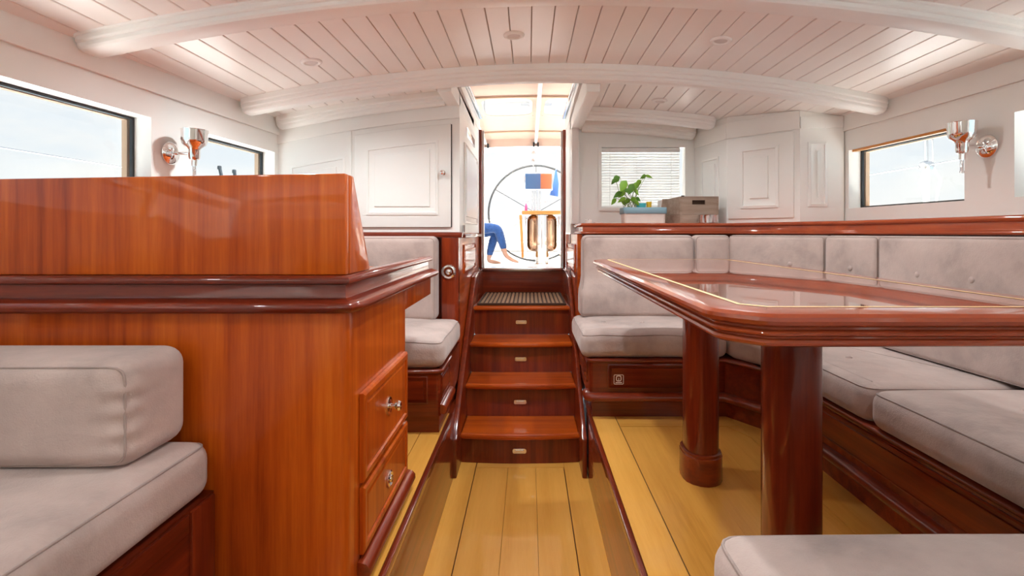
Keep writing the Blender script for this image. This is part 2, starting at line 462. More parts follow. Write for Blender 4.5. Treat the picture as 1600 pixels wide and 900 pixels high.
# raised sole, starboard
fr = struct('floor_right', MB().prism([(0.296,-1.3),(1.9,-1.3),(1.9,2.75),(0.296,2.75)], 0.0, ZP-0.012), 'redwood_y', 'raised golden floor under the dining table with mahogany riser', 'floor')
part('edge_strip', MB().box(0.288, 0.306, -1.3, 2.47, ZP-0.03, ZP+0.001), 'redwood_y', fr, bevel=0.003)
part('riser_panel', MB().box(0.289, 0.299, -1.3, 2.47, 0.0, ZP-0.031), 'redwood_y', fr)
part('seam_bed', MB().box(0.307, 1.2, -1.3, 2.6, ZP-0.013, ZP-0.004), 'dark_seam', fr)
part('floorboard', MB().box(0.307, 0.412, -1.3, 2.6, ZP-0.012, ZP), 'floor_y', fr)
part('floorboard', MB().box(0.416, 0.63, 0.3, 2.325, ZP-0.012, ZP), 'floor_y', fr)
part('floorboard', MB().box(0.6305, 0.80, 0.3, 2.325, ZP-0.012, ZP), 'floor_y', fr)
part('floorboard', MB().prism([(0.8005,0.3),(0.955,0.3),(0.955,2.20),(0.90,2.325),(0.8005,2.325)], ZP-0.012, ZP), 'floor_y', fr)
part('floorboard', MB().prism([(0.9585,2.203),(0.9585,2.3255),(0.904,2.3255)], ZP-0.012, ZP), 'floor_x', fr)
part('floorboard', MB().box(0.959, 1.2, 0.3, 2.6, ZP-0.012, ZP), 'floor_y', fr)
part('floorboard', MB().box(0.416, 0.955, 2.329, 2.6, ZP-0.012, ZP), 'floor_x', fr)
# raised sole, port
fp = struct('floor_left', MB().prism([(-1.7,-1.3),(-0.376,-1.3),(-0.376,2.75),(-1.7,2.75)], 0.0, ZP-0.012), 'redwood_y', 'raised golden floor beside the chart desk with mahogany riser', 'floor')
part('edge_strip', MB().box(-0.386, -0.368, -1.3, 2.5, ZP-0.03, ZP+0.001), 'redwood_y', fp, bevel=0.003)
part('riser_panel', MB().box(-0.379, -0.369, -1.3, 2.5, 0.0, ZP-0.031), 'redwood_y', fp)
part('floorboard', MB().box(-0.475, -0.387, -1.3, 2.5, ZP-0.012, ZP), 'floor_y', fp)
part('floorboard', MB().box(-1.2, -0.478, 1.23, 2.5, ZP-0.012, ZP), 'floor_y', fp)

# side walls with window openings
TH = 0.082
W_L = [(0.15, 1.975, 1.33, 1.645), (2.185, 2.82, 1.33, 1.645)]
W_R = [(0.15, 1.90, 1.333, 1.648), (2.10, 2.775, 1.333, 1.648)]
wlft = struct('wall_left', wall_grid([YF, 4.02], [ZP-0.02, 1.9], [(a,b,c,d) for a,b,c,d in W_L],
        lambda u, v: (XL(u), u, v), lambda u, v: (XL(u)-TH, u, v)), 'white_paint', 'white painted side wall with two long windows on the port side', 'wall')
wrgt = struct('wall_right', wall_grid([YF, 3.56], [ZP-0.02, 1.9], W_R,
        lambda u, v: (XR(u), u, v), lambda u, v: (XR(u)+TH, u, v)), 'white_paint', 'white painted side wall with windows behind the dining settee', 'wall')
# frieze boards below the ceiling
part('frieze', MB().hexa([(XL(YF),YF,1.742),(XL(YF)+0.014,YF,1.742),(XL(2.86)+0.014,2.86,1.742),(XL(2.86),2.86,1.742)],
     [(XL(YF),YF,1.88),(XL(YF)+0.014,YF,1.88),(XL(2.86)+0.014,2.86,1.88),(XL(2.86),2.86,1.88)]), 'white_paint', wlft, bevel=0.004)
part('frieze', MB().hexa([(XR(YF)-0.014,YF,1.755),(XR(YF),YF,1.755),(XR(2.86),2.86,1.755),(XR(2.86)-0.014,2.86,1.755)],
     [(XR(YF)-0.014,YF,1.88),(XR(YF),YF,1.88),(XR(2.86),2.86,1.88),(XR(2.86)-0.014,2.86,1.88)]), 'white_paint', wrgt, bevel=0.004)
def side_window(nr, X, out, y0, y1, z0, z1, label):
    """pane near the outer face, dark gasket, teak trim outside"""
    w = thing('window_%d' % nr, (X((y0+y1)/2)+out*TH, (y0+y1)/2, z0), label, 'window', kind='structure')
    def frame(e, t0, t1, wdt):
        a = X; mb = MB()
        for (ya, yb, za, zb) in ((y0-e, y1+e, z0-e, z0-e+wdt), (y0-e, y1+e, z1+e-wdt, z1+e), (y0-e, y0-e+wdt, z0-e+wdt, z1+e-wdt), (y1+e-wdt, y1+e, z0-e+wdt, z1+e-wdt)):
            mb.hexa([(a(ya)+out*t0,ya,za),(a(ya)+out*t1,ya,za),(a(yb)+out*t1,yb,za),(a(yb)+out*t0,yb,za)],
                    [(a(ya)+out*t0,ya,zb),(a(ya)+out*t1,ya,zb),(a(yb)+out*t1,yb,zb),(a(yb)+out*t0,yb,zb)])
        return mb
    part('gasket', frame(-0.001, TH-0.018, TH-0.006, 0.009), 'black_rubber', w)
    part('outer_trim', frame(0.012, TH+0.002, TH+0.022, 0.024), 'pale_teak', w)
    ya, yb, t0, t1 = y0+0.002, y1-0.002, TH-0.014, TH-0.010
    part('pane', MB().hexa([(X(ya)+out*t0,ya,z0+0.002),(X(ya)+out*t1,ya,z0+0.002),(X(yb)+out*t1,yb,z0+0.002),(X(yb)+out*t0,yb,z0+0.002)],
         [(X(ya)+out*t0,ya,z1-0.002),(X(ya)+out*t1,ya,z1-0.002),(X(yb)+out*t1,yb,z1-0.002),(X(yb)+out*t0,yb,z1-0.002)]), 'glass', w, smooth=False)
    return w
side_window(1, XL, -1, *W_L[0], 'long side window above the chart desk at the left edge')
side_window(2, XL, -1, *W_L[1], 'smaller side window behind the left wall lamp')
side_window(3, XR, 1, *W_R[0], 'side window at the right edge, its white jamb beside the wall lamp')
w4 = side_window(4, XR, 1, *W_R[1], 'side window above the counter left of the right wall lamp')
part('batten', MB().hexa([(XR(2.12)+0.008,2.12,1.636),(XR(2.12)+0.03,2.12,1.636),(XR(2.76)+0.03,2.76,1.636),(XR(2.76)+0.008,2.76,1.636)],
     [(XR(2.12)+0.008,2.12,1.6475),(XR(2.12)+0.03,2.12,1.6475),(XR(2.76)+0.03,2.76,1.6475),(XR(2.76)+0.008,2.76,1.6475)]), 'teak_y', w4)

# forward end of the deckhouse (behind the camera) with windscreen windows
W_F = [(-1.45, -0.38, 1.40, 1.80), (-0.30, 0.78, 1.40, 1.86), (0.86, 1.85, 1.40, 1.80)]
wf = struct('wall_front', wall_grid([-1.72, 2.1], [-0.05, 2.0], W_F, lambda u, v: (u, YF, v), lambda u, v: (u, YF-0.08, v)), 'white_paint', 'white forward wall with windscreen windows behind the camera', 'wall')
for (a, b_, c, d) in W_F:
    part('pane', MB().box(a, b_, YF-0.05, YF-0.046, c, d), 'glass', wf, smooth=False)

# ceiling: backing, planks, beams
PW = 0.0845
NPL = 40
X0 = CX - PW*20
mbc = MB(); cols = [X0 + PW*i for i in range(NPL+1)]
cols = sorted(cols + [HX0, HX1])
ys = [YF-0.1, HY, 2.5, 3.56]; ys = sorted(ys)
mbr = wall_grid(cols, ys, [(HX0, HX1, HY, 3.6)], lambda u, v: (u, v, zceil(u, v)+0.010), lambda u, v: (u, v, zceil(u, v)+0.06))
ceil = struct('ceiling', mbr, 'groove_paint', 'cream painted plank ceiling with arched beams', 'ceiling')
G = 0.0016
for i in range(NPL):
    a, b_ = X0+PW*i+G, X0+PW*(i+1)-G
    def plank(xa, xb, y0, y1, y2):
        mb = MB(); vs = []; fs = []
        yy = [y for y in (y0, y1, y2) if y is not None]
        for y in yy: vs += [(xa,y,zceil(xa,y)),(xb,y,zceil(xb,y)),(xb,y,zceil(xb,y)+0.012),(xa,y,zceil(xa,y)+0.012)]
        for k in range(len(yy)-1):
            o = 4*k
            for j in range(4): fs.append((o+j, o+(j+1)%4, o+4+(j+1)%4, o+4+j))
        fs += [(0,3,2,1), tuple(range(4*(len(yy)-1), 4*len(yy)))]
        part('plank', mb.add(vs, fs), 'ceiling_paint', ceil, bevel=0.0022, seg=1)
    if b_ <= HX0 or a >= HX1: plank(a, b_, YF-0.1, 2.5, 3.56)
    else:
        plank(a, b_, YF-0.1, 2.5, HY)
        if a < HX0 - 0.01: plank(a, HX0-0.002, HY+0.001, 3.56, None)
        if b_ > HX1 + 0.01: plank(HX1+0.002, b_, HY+0.001, 3.56, None)
def arch_beam(name, y0, y1, x0, x1, zb0, parent, drop=0.0, mat='white_paint', ends=(True, True), k=0.068):
    """moulded arched beam; section in (y,z), swept along x"""
    w = y1-y0
    sec = [(0.0, 0.09), (0.0, 0.050), (0.003, 0.046), (0.009, 0.044), (0.009, 0.030), (0.012, 0.026), (0.018, 0.024), (0.019, 0.012), (0.025, 0.004), (0.036, 0.0)]
    sec = sec + [(w-a_, b_2) for a_, b_2 in reversed(sec)]
    xs = []; n = 36
    for i in range(n+1): xs.append((x0 + (x1-x0)*i/n, 0.0))
    re = 0.045
    if ends[0]: xs = [(x0 + re*(1-math.cos(t)), 1-math.sin(t)) for t in (0.02, 0.35, 0.7, 1.05, 1.35)] + [p for p in xs if p[0] > x0+re]
    if ends[1]: xs = [p for p in xs if p[0] < x1-re] + [(x1 - re*(1-math.cos(t)), 1-math.sin(t)) for t in (1.35, 1.05, 0.7, 0.35, 0.02)]
    mb = MB(); vs = []; fs = []; m = len(sec)
    for x, sh in xs:
        zb = zb0 - k*(x-CX)**2
        for (dy, dz) in sec:
            yy = dy + (w/2-dy)*sh*0.9; zz = dz + (0.055-dz)*sh*0.9 if dz < 0.055 else dz
            vs.append((x, y0+yy, zb+zz))
    for i in range(len(xs)-1):
        for j in range(m): fs.append((i*m+j, i*m+(j+1)%m, (i+1)*m+(j+1)%m, (i+1)*m+j))
    fs += [tuple(range(m)), tuple(range((len(xs)-1)*m, len(xs)*m))]
    return part(name, mb.add(vs, fs), mat, parent, ang=28)
arch_beam('beam', 0.72, 0.85, XL(0.78)+0.005, XR(0.78)-0.005, 1.975, ceil)
arch_beam('beam', 1.62, 1.75, XL(1.68)+0.005, XR(1.68)-0.005, 1.962, ceil)
arch_beam('beam', 2.45, 2.56, XL(2.5)+0.02, XR(2.5)-0.01, 1.938, ceil)
arch_beam('beam', 2.775, 2.85, -1.385, HX0-0.075, 1.925, ceil, ends=(True, False))
arch_beam('beam', 3.16, 3.25, HX1+0.07, 1.17, 1.908, ceil, ends=(False, True))
arch_beam('beam', 3.42, 3.50, HX1+0.07, 1.13, 1.885, ceil, ends=(False, True))
for (xa, xb, nm) in ((HX0-0.072, HX0, 'carlin'), (HX1, HX1+0.072, 'carlin')):
    part(nm, MB().box(xa, xb, HY+0.002, 4.05, 1.905, 2.0), 'white_paint', ceil, bevel=0.008)
# hatch coaming above the companionway
hc = thing('trim_1', (HX0, HY, 1.9), 'white hatch coaming around the companionway opening', 'coaming', kind='structure')
part('coaming_side', MB().box(HX0-0.05, HX0-0.001, HY, 4.06, 2.002, 2.10), 'gelcoat', hc, bevel=0.006)
part('coaming_side', MB().box(HX1+0.001, HX1+0.05, HY, 4.06, 2.002, 2.10), 'gelcoat', hc, bevel=0.006)
part('slide_rail', MB().box(HX0-0.03, HX0+0.022, 2.6, 4.06, 2.102, 2.125), 'steel', hc, bevel=0.004)
part('slide_rail', MB().box(HX1-0.022, HX1+0.03, 2.6, 4.06, 2.102, 2.125), 'steel', hc, bevel=0.004)

# aft wall with blind window (starboard) and the aft face of the deckhouse
W_B = (0.498, 1.068, 1.372, 1.785)
wb = struct('wall_back', wall_grid([HX1, 1.675], [0.3, 1.99], [W_B], lambda u, v: (u, 3.5, v), lambda u, v: (u, 3.56, v)), 'white_paint', 'white wall with blind covered window behind the counter', 'wall')
w5 = thing('window_5', (0.783, 3.53, 1.372), 'window with closed white blind behind the potted plant', 'window', kind='structure')
mb = MB(); a, b_, c, d = W_B
for q in ((a-0.02, b_+0.02, c-0.022, c), (a-0.02, b_+0.02, d, d+0.022), (a-0.022, a, c, d), (b_, b_+0.022, c, d)): mb.box(q[0], q[1], 3.492, 3.4995, q[2], q[3])
part('casing', mb, 'white_paint', w5)
part('pane', MB().box(a, b_, 3.548, 3.552, c, d), 'glass', w5, smooth=False)
bl = thing('window_blind', (0.783, 3.52, 1.372), 'closed white slatted blind in the window behind the plant', 'blind')
part('head_rail', MB().box(a+0.004, b_-0.03, 3.508, 3.54, d-0.03, d-0.002), 'blind_white', bl, bevel=0.003)
ns = 20; pitch = (d-0.034-c-0.012)/ns
for i in range(ns):
    z = c+0.014+pitch*(i+0.5)
    part('slat', MB().add([(a+0.004,3.517,z-pitch*0.50),(b_-0.03,3.517,z-pitch*0.50),(b_-0.03,3.533,z+pitch*0.50),(a+0.004,3.533,z+pitch*0.50),
        (a+0.004,3.5185,z-pitch*0.50),(b_-0.03,3.5185,z-pitch*0.50),(b_-0.03,3.5345,z+pitch*0.50),(a+0.004,3.5345,z+pitch*0.50)],
        [(0,1,2,3),(7,6,5,4),(0,4,5,1),(1,5,6,2),(2,6,7,3),(3,7,4,0)]), 'slat_white', bl)
part('bottom_rail', MB().box(a+0.004, b_-0.03, 3.514, 3.534, c+0.001, c+0.013), 'blind_white', bl, bevel=0.002)
for x in (a+0.06, b_-0.09): part('ladder_cord', MB().tube([(x,3.516,c+0.01),(x,3.516,d-0.02)], 0.0012, 5), 'rope_white', bl)

# companionway sides
cl = struct('wall_companionway_left', MB().box(HX0-0.03, HX0, 2.885, 3.96, 0.0, 1.2), 'mahogany_y', 'mahogany lower side wall of the companionway on the left', 'wall')
part('white_upper', MB().box(HX0-0.03, HX0, 2.885, 3.96, 1.2, 1.904), 'white_paint', cl)
part('ledge', MB().box(HX0-0.02, HX0+0.03, 2.885, 3.96, 1.172, 1.195), 'redwood_y', cl, bevel=0.008)
lp = turn(raised_panel(0, 0.62, 0.96, 1.13, 0, '', '', None, d=0.010, m=0.03), (0, 0), PI/2)
lp.v = [(x+HX0, y+3.02, z) for x, y, z in lp.v]
part('raised_panel', lp, 'mahogany_y', cl)
lp = turn(raised_panel(0, 0.72, 1.26, 1.74, 0, '', '', None, d=0.012, m=0.04), (0, 0), PI/2)
lp.v = [(x+HX0, y+3.05, z) for x, y, z in lp.v]
part('raised_panel', lp, 'gelcoat', cl)
part('vent_slot', MB().box(HX0-0.002, HX0+0.004, 3.18, 3.62, 1.80, 1.86), 'steel', cl, bevel=0.002)
part('hinge_pin', MB().tube([(HX0+0.012, 2.93, 1.205), (HX0+0.012, 2.93, 1.245)], 0.008, 8), 'steel', cl)
cr = struct('wall_companionway_right', MB().box(HX1, HX1+0.03, 3.03, 3.96, 0.0, 1.192), 'mahogany_y', 'mahogany lower side wall of the companionway on the right', 'wall')
part('white_upper', MB().box(HX1, HX1+0.03, 3.565, 3.96, 1.2, 1.904), 'white_paint', cr)
lp = turn(raised_panel(0, 0.62, 0.96, 1.13, 0, '', '', None, d=0.010, m=0.03), (0, 0), -PI/2)
lp.v = [(x+HX1, y+3.75, z) for x, y, z in lp.v]
part('raised_panel', lp, 'mahogany_y', cr)
part('white_post', MB().box(HX1+0.001, HX1+0.05, 3.43, 3.499, 1.26, 1.905), 'gelcoat', cr, bevel=0.004)
# doorway to the cockpit
dr = thing('door_1', (-0.04, 4.0, 0.92), 'open companionway doorway with mahogany jambs leading to the cockpit', 'doorway', kind='structure')
part('jamb', MB().box(HX0, HX0+0.022, 3.962, 4.05, 0.93, 2.0), 'redwood_z', dr, bevel=0.004)
part('jamb', MB().box(HX1-0.022, HX1, 3.962, 4.05, 0.93, 2.0), 'redwood_z', dr, bevel=0.004)
part('jamb_channel', MB().box(HX0+0.023, HX0+0.036, 4.0, 4.05, 0.93, 2.0), 'gelcoat', dr, bevel=0.002)
part('jamb_channel', MB().box(HX1-0.036, HX1-0.023, 4.0, 4.05, 0.93, 2.0), 'gelcoat', dr, bevel=0.002)
part('sill', MB().box(HX0, HX1, 3.99, 4.12, 0.90, 0.928), 'steel', dr, bevel=0.004)
part('sill_riser', MB().box(HX0, HX1, 4.0, 4.04, 0.70, 0.899), 'redwood_x', dr)
ab = struct('wall_aft_outside', wall_grid([-1.4, HX0-0.001], [-0.2, 2.0], [], lambda u, v: (u, 3.99, v), lambda u, v: (u, 4.05, v)), 'gelcoat', 'white outside face of the deckhouse towards the cockpit', 'wall')

# ------------------------------------------------------------------ companionway steps
SX0, SX1 = -0.352, 0.262
st = thing('companionway_steps', (-0.045, 2.68, 0.0), 'mahogany companionway steps with drawer fronts up to the cockpit', 'stairs')
D = [2.68, 2.90, 3.11, 3.32]; ZT = [0.164, 0.356, 0.544, 0.732]
for sx, xa, xb in ((-1, SX0-0.031, SX0), (1, SX1, SX1+0.024)):
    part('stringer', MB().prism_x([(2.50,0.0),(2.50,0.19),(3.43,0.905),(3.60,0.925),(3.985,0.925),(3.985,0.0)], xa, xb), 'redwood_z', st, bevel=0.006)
for k in range(4):
    z = ZT[k]; y = D[k]; zl = ZT[k-1] if k else 0.0
    yb = D[k+1]+0.02 if k < 3 else 3.995
    n = 14; bow = 0.022 if k < 3 else 0.0
    front = [(SX0+0.001+(SX1-SX0-0.002)*i/n, y-0.030-bow*(1-(2*i/n-1)**2)) for i in range(n+1)]
    poly = front + [(SX1-0.001, yb), (SX0+0.001, yb)]
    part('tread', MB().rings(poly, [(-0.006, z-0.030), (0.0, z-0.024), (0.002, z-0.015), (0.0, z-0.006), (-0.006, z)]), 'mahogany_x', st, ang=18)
    # bowed drawer front as the riser
    bw = 0.018 if k == 0 else 0.004
    fr_ = [(SX0+0.001+(SX1-SX0-0.002)*i/n, y-bw*(1-(2*i/n-1)**2)) for i in range(n+1)]
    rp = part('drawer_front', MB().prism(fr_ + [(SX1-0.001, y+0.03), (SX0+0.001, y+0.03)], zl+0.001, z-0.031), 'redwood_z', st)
    cx, cz, py = -0.048, zl + (z-0.03-zl)*0.5, y-bw
    plate = round_poly([(cx-0.036,cz-0.013),(cx+0.036,cz-0.013),(cx+0.036,cz+0.013),(cx-0.036,cz+0.013)], 0.008, 3)
    pl = part('pull', MB().prism_y(plate, py-0.005, py+0.001), 'nickel', rp, bevel=0.0015, seg=1, label='small brushed nickel flush pull')
    inner = round_poly([(cx-0.024,cz-0.006),(cx+0.024,cz-0.006),(cx+0.024,cz+0.006),(cx-0.024,cz+0.006)], 0.005, 3)
    part('pull_grip', MB().prism_y(inner, py-0.009, py-0.005), 'steel', rp)
# landing mat
mt = thing('door_mat', (-0.045, 3.62, 0.733), 'brown and tan ribbed mat on the top step', 'mat')
part('backing', MB().prism(round_poly([(SX0+0.02,3.30),(SX1-0.02,3.30),(SX1-0.02,3.92),(SX0+0.02,3.92)], 0.02, 3), 0.733, 0.739), 'mat_brown', mt)
nr = 20
for i in range(nr):
    x = SX0+0.045+(SX1-SX0-0.09)*i/(nr-1)
    part('rib', MB().box(x-0.0085, x+0.0085, 3.312, 3.908, 0.739, 0.7445), 'mat_tan', mt, bevel=0.002, seg=1)
for y in (3.303, 3.917): part('binding', MB().box(SX0+0.02, SX1-0.02, y-0.006, y+0.006, 0.734, 0.748), 'mat_brown', mt, bevel=0.002, seg=1)
for x in (SX0+0.026, SX1-0.026): part('binding', MB().box(x-0.006, x+0.006, 3.303, 3.917, 0.734, 0.748), 'mat_brown', mt, bevel=0.002, seg=1)

# ------------------------------------------------------------------ dining table
TX0, TX1, TY0, TY1, TZ = 0.290, 0.955, 0.765, 2.39, 1.08
tb = thing('dining_table', (0.62, 1.55, ZP), 'polished mahogany dining table with light inlay line on two pedestal legs', 'table')
corner = 0.06
def octo(e, c=corner):
    x0, x1, y0, y1 = TX0+e, TX1-e, TY0+e, TY1-e
    return [(x0+c,y0),(x1-c,y0),(x1,y0+c),(x1,y1-c),(x1-c,y1),(x0+c,y1),(x0,y1-c),(x0,y0+c)]
base_loop = round_poly(octo(0.03, 0.05), 0.035, 4)
prof = [(-0.035, TZ-0.056), (0.004, TZ-0.056), (0.010, TZ-0.053), (0.012, TZ-0.049), (0.010, TZ-0.045), (0.005, TZ-0.043), (0.005, TZ-0.040),
        (0.013, TZ-0.039), (0.018, TZ-0.036), (0.019, TZ-0.033), (0.017, TZ-0.030), (0.011, TZ-0.028), (0.011, TZ-0.024),
        (0.020, TZ-0.023), (0.027, TZ-0.019), (0.030, TZ-0.013), (0.029, TZ-0.007), (0.024, TZ-0.002), (0.014, TZ), (-0.036, TZ)]
part('edge_moulding', MB().rings(base_loop, prof, cap0=False, cap1=False), 'brownwood_auto', tb, ang=32)
inl_out = octo(0.060, 0.035); inl_in = octo(0.069, 0.033)
part('inlay', MB().add([(x,y,TZ+0.0006) for x,y in inl_out]+[(x,y,TZ+0.0006) for x,y in inl_in], [(i,(i+1)%8,8+(i+1)%8,8+i) for i in range(8)]), 'inlay', tb, clean=False, smooth=False)
bl_out = [(x, y) for x, y in octo(0.0655, 0.0335)]
part('table_border', MB().rings(octo(0.064, 0.034), [(0.0, TZ-0.02), (0.0, TZ-0.0004)], cap1=True), 'tabletop', tb)
part('table_panel', MB().rings(octo(0.0675, 0.033), [(0.0, TZ-0.018), (0.0, TZ-0.001), (-0.001, TZ)]), 'tabletop', tb)
part('under_frame', MB().prism(octo(0.20, 0.05), TZ-0.085, TZ-0.057), 'redwood_y', tb, bevel=0.004)
def stadium(cx, cy, w, l, n=8):
    r = w/2; o = []
    for k in range(n+1): a = -PI + PI*k/n; o.append((cx+r*math.cos(a), cy-(l/2-r)+r*math.sin(a)))
    for k in range(n+1): a = PI*k/n; o.append((cx+r*math.cos(a), cy+(l/2-r)+r*math.sin(a)))
    return o
for cy_ in (1.215, 1.855):
    lg = part('leg', MB().prism(stadium(0.622, cy_, 0.115, 0.15), ZP+0.075, TZ-0.085), 'redwood_z', tb, ang=30)
    part('collar', MB().rings(stadium(0.622, cy_, 0.136, 0.171), [(0, ZP), (0.001, ZP+0.003), (0.001, ZP+0.092), (-0.002, ZP+0.095), (-0.001, ZP+0.098), (-0.002, ZP+0.103), (-0.006, ZP+0.105), (-0.0105, ZP+0.105)]), 'redwood_x', lg, ang=30)
    part('mount', MB().prism(stadium(0.622, cy_, 0.15, 0.19), TZ-0.10, TZ-0.0855), 'redwood_x', lg, bevel=0.003)

# ------------------------------------------------------------------ dinette bench, counter, cushions
bead = [(0.0, 0.405), (0.014, 0.402), (0.024, 0.408), (0.029, 0.418), (0.028, 0.430), (0.020, 0.440), (0.008, 0.444), (0.0, 0.444)]
ds = thing('dinette_bench', (0.9, 1.6, ZP), 'shade-darkened mahogany bench base wrapping around the dining table', 'bench')
path = [(0.289,2.98),(0.289,2.43),(0.93,2.43),(1.065,2.22),(1.065,0.86),(0.97,0.76),(0.345,0.76),(0.345,0.15)]
path_r = round_poly(path, 0.02, 3, only={1, 6})
wall_side = [(1.70,0.15),(1.53,2.36),(1.17,2.98)]
path_toe = [(0.305,2.98),(0.305,2.455),(0.945,2.455),(1.09,2.225),(1.09,0.85),(0.98,0.74),(0.37,0.74),(0.37,0.15)]
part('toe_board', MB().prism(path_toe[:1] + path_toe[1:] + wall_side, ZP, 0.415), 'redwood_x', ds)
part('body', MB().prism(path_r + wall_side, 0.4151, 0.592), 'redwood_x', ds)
bead = [(0.0, 0.405), (0.014, 0.402), (0.024, 0.408), (0.029, 0.418), (0.028, 0.430), (0.020, 0.440), (0.008, 0.444), (0.0, 0.444)]
# path runs with the room on its left, so offsets are mirrored
path_m = [(0.289, 2.495)] + path_r[1:]
part('rail_moulding', MB().sweep(path_m, bead), 'redwood_shaded_auto', ds, ang=60)
lip = [(0.0, 0.588), (0.010, 0.588), (0.014, 0.594), (0.013, 0.601), (0.006, 0.604), (-0.05, 0.604)]
part('top_lip', MB().sweep(path_m, lip), 'redwood_shaded_auto', ds, ang=60)
part('deck', MB().prism([(0.30,2.97),(0.30,2.46),(0.95,2.46),(1.09,2.22),(1.09,0.86),(0.98,0.73),(0.37,0.73),(0.37,0.16),(1.69,0.16),(1.52,2.36),(1.16,2.97)], 0.593, 0.6035), 'redwood_x', ds)
part('front_panel', raised_panel(0.375, 0.885, 0.462, 0.578, 2.43, '', '', None, d=0.008, m=0.018), 'redwood_x', ds)
rp = turn(raised_panel(0, 0.42, 0.47, 0.57, 0, '', '', None, d=0.006, m=0.015), (0, 0), -PI/2)
rp.v = [(x+0.289, y+2.93, z) for x, y, z in rp.v]
part('side_panel', rp, 'redwood_x', ds)
rp = turn(raised_panel(0, 1.25, 0.468, 0.575, 0, '', '', None, d=0.006, m=0.018), (0, 0), -PI/2)
rp.v = [(x+1.065, y+2.15, z) for x, y, z in rp.v]
part('side_panel', rp, 'redwood_y', ds)
# life jacket pictogram
ip = thing('safety_sticker', (0.426, 2.42, 0.50), 'small square safety pictogram sticker on the bench front', 'sticker')
def ring_xz(cx, cz, w, h, t, r, y0, y1):
    o = round_poly([(cx-w/2,cz-h/2),(cx+w/2,cz-h/2),(cx+w/2,cz+h/2),(cx-w/2,cz+h/2)], r, 3)
    i = round_poly([(cx-w/2+t,cz-h/2+t),(cx+w/2-t,cz-h/2+t),(cx+w/2-t,cz+h/2-t),(cx-w/2+t,cz+h/2-t)], max(r-t, 0.001), 3)
    n = len(o); return MB().add([(x,y0,z) for x,z in o]+[(x,y0,z) for x,z in i]+[(x,y1,z) for x,z in o]+[(x,y1,z) for x,z in i],
        [(k,(k+1)%n,n+(k+1)%n,n+k) for k in range(n)] + [(k,2*n+k,2*n+(k+1)%n,(k+1)%n) for k in range(n)] + [(n+k,n+(k+1)%n,3*n+(k+1)%n,3*n+k) for k in range(n)])
YS = 2.4205
part('border', ring_xz(0.426, 0.507, 0.047, 0.046, 0.0025, 0.006, YS, YS+0.001), 'pictogram', ip, smooth=False)
part('jacket_outline', ring_xz(0.426, 0.512, 0.026, 0.028, 0.004, 0.010, YS, YS+0.001), 'pictogram', ip, smooth=False)
part('jacket_zip', MB().box(0.4245, 0.4275, YS, YS+0.001, 0.501, 0.514), 'pictogram', ip, smooth=False)
part('caption_bar', MB().box(0.411, 0.441, YS, YS+0.001, 0.4905, 0.4945), 'pictogram', ip, smooth=False)

ct = thing('counter_ledge', (1.2, 2.7, 1.19), 'long mahogany counter ledge running behind the settee backrests', 'counter')
cfront = [(0.318,3.52-0.03),(0.318,2.99),(1.152,2.99),(1.502,2.385),(1.66,0.2)]
cback = [(1.90,0.2),(1.725,2.86),(1.67,3.49)]
poly = cfront + cback
def counter_ring(prof): 
    return MB().rings(poly, prof)
part('top', MB().prism(round_poly([(0.318,3.49),(0.318,3.0),(1.157,3.0),(1.51,2.385),(1.668,0.2),(1.915,0.2),(1.72,2.86),(1.66,3.49)], 0.01, 2, only={1}), 1.198, 1.2505), 'redwood_x', ct)
cprof = [(-0.012,1.192),(0.004,1.192),(0.011,1.195),(0.013,1.200),(0.011,1.206),(0.004,1.208),(0.002,1.212),(0.002,1.236),(0.008,1.238),(0.014,1.243),(0.015,1.250),(0.010,1.256),(0.0,1.258),(-0.02,1.258)]
part('edge_moulding', MB().sweep(cfront, cprof), 'brownwood_auto', ct, ang=60)
part('surface', MB().prism([(0.325,3.485),(0.325,3.005),(1.16,3.005),(1.515,2.39),(1.675,0.21),(1.905,0.21),(1.715,2.86),(1.655,3.485)], 1.2506, 1.2575), 'mahogany_x', ct)
cb = [(0.322,3.02),(1.165,3.02),(1.545,2.42),(1.70,0.21)]
part('back_panel', MB().prism(cb + [(1.73,0.21),(1.57,2.43),(1.18,3.05),(0.322,3.05)], 0.604, 1.1915), 'redwood_z', ct)

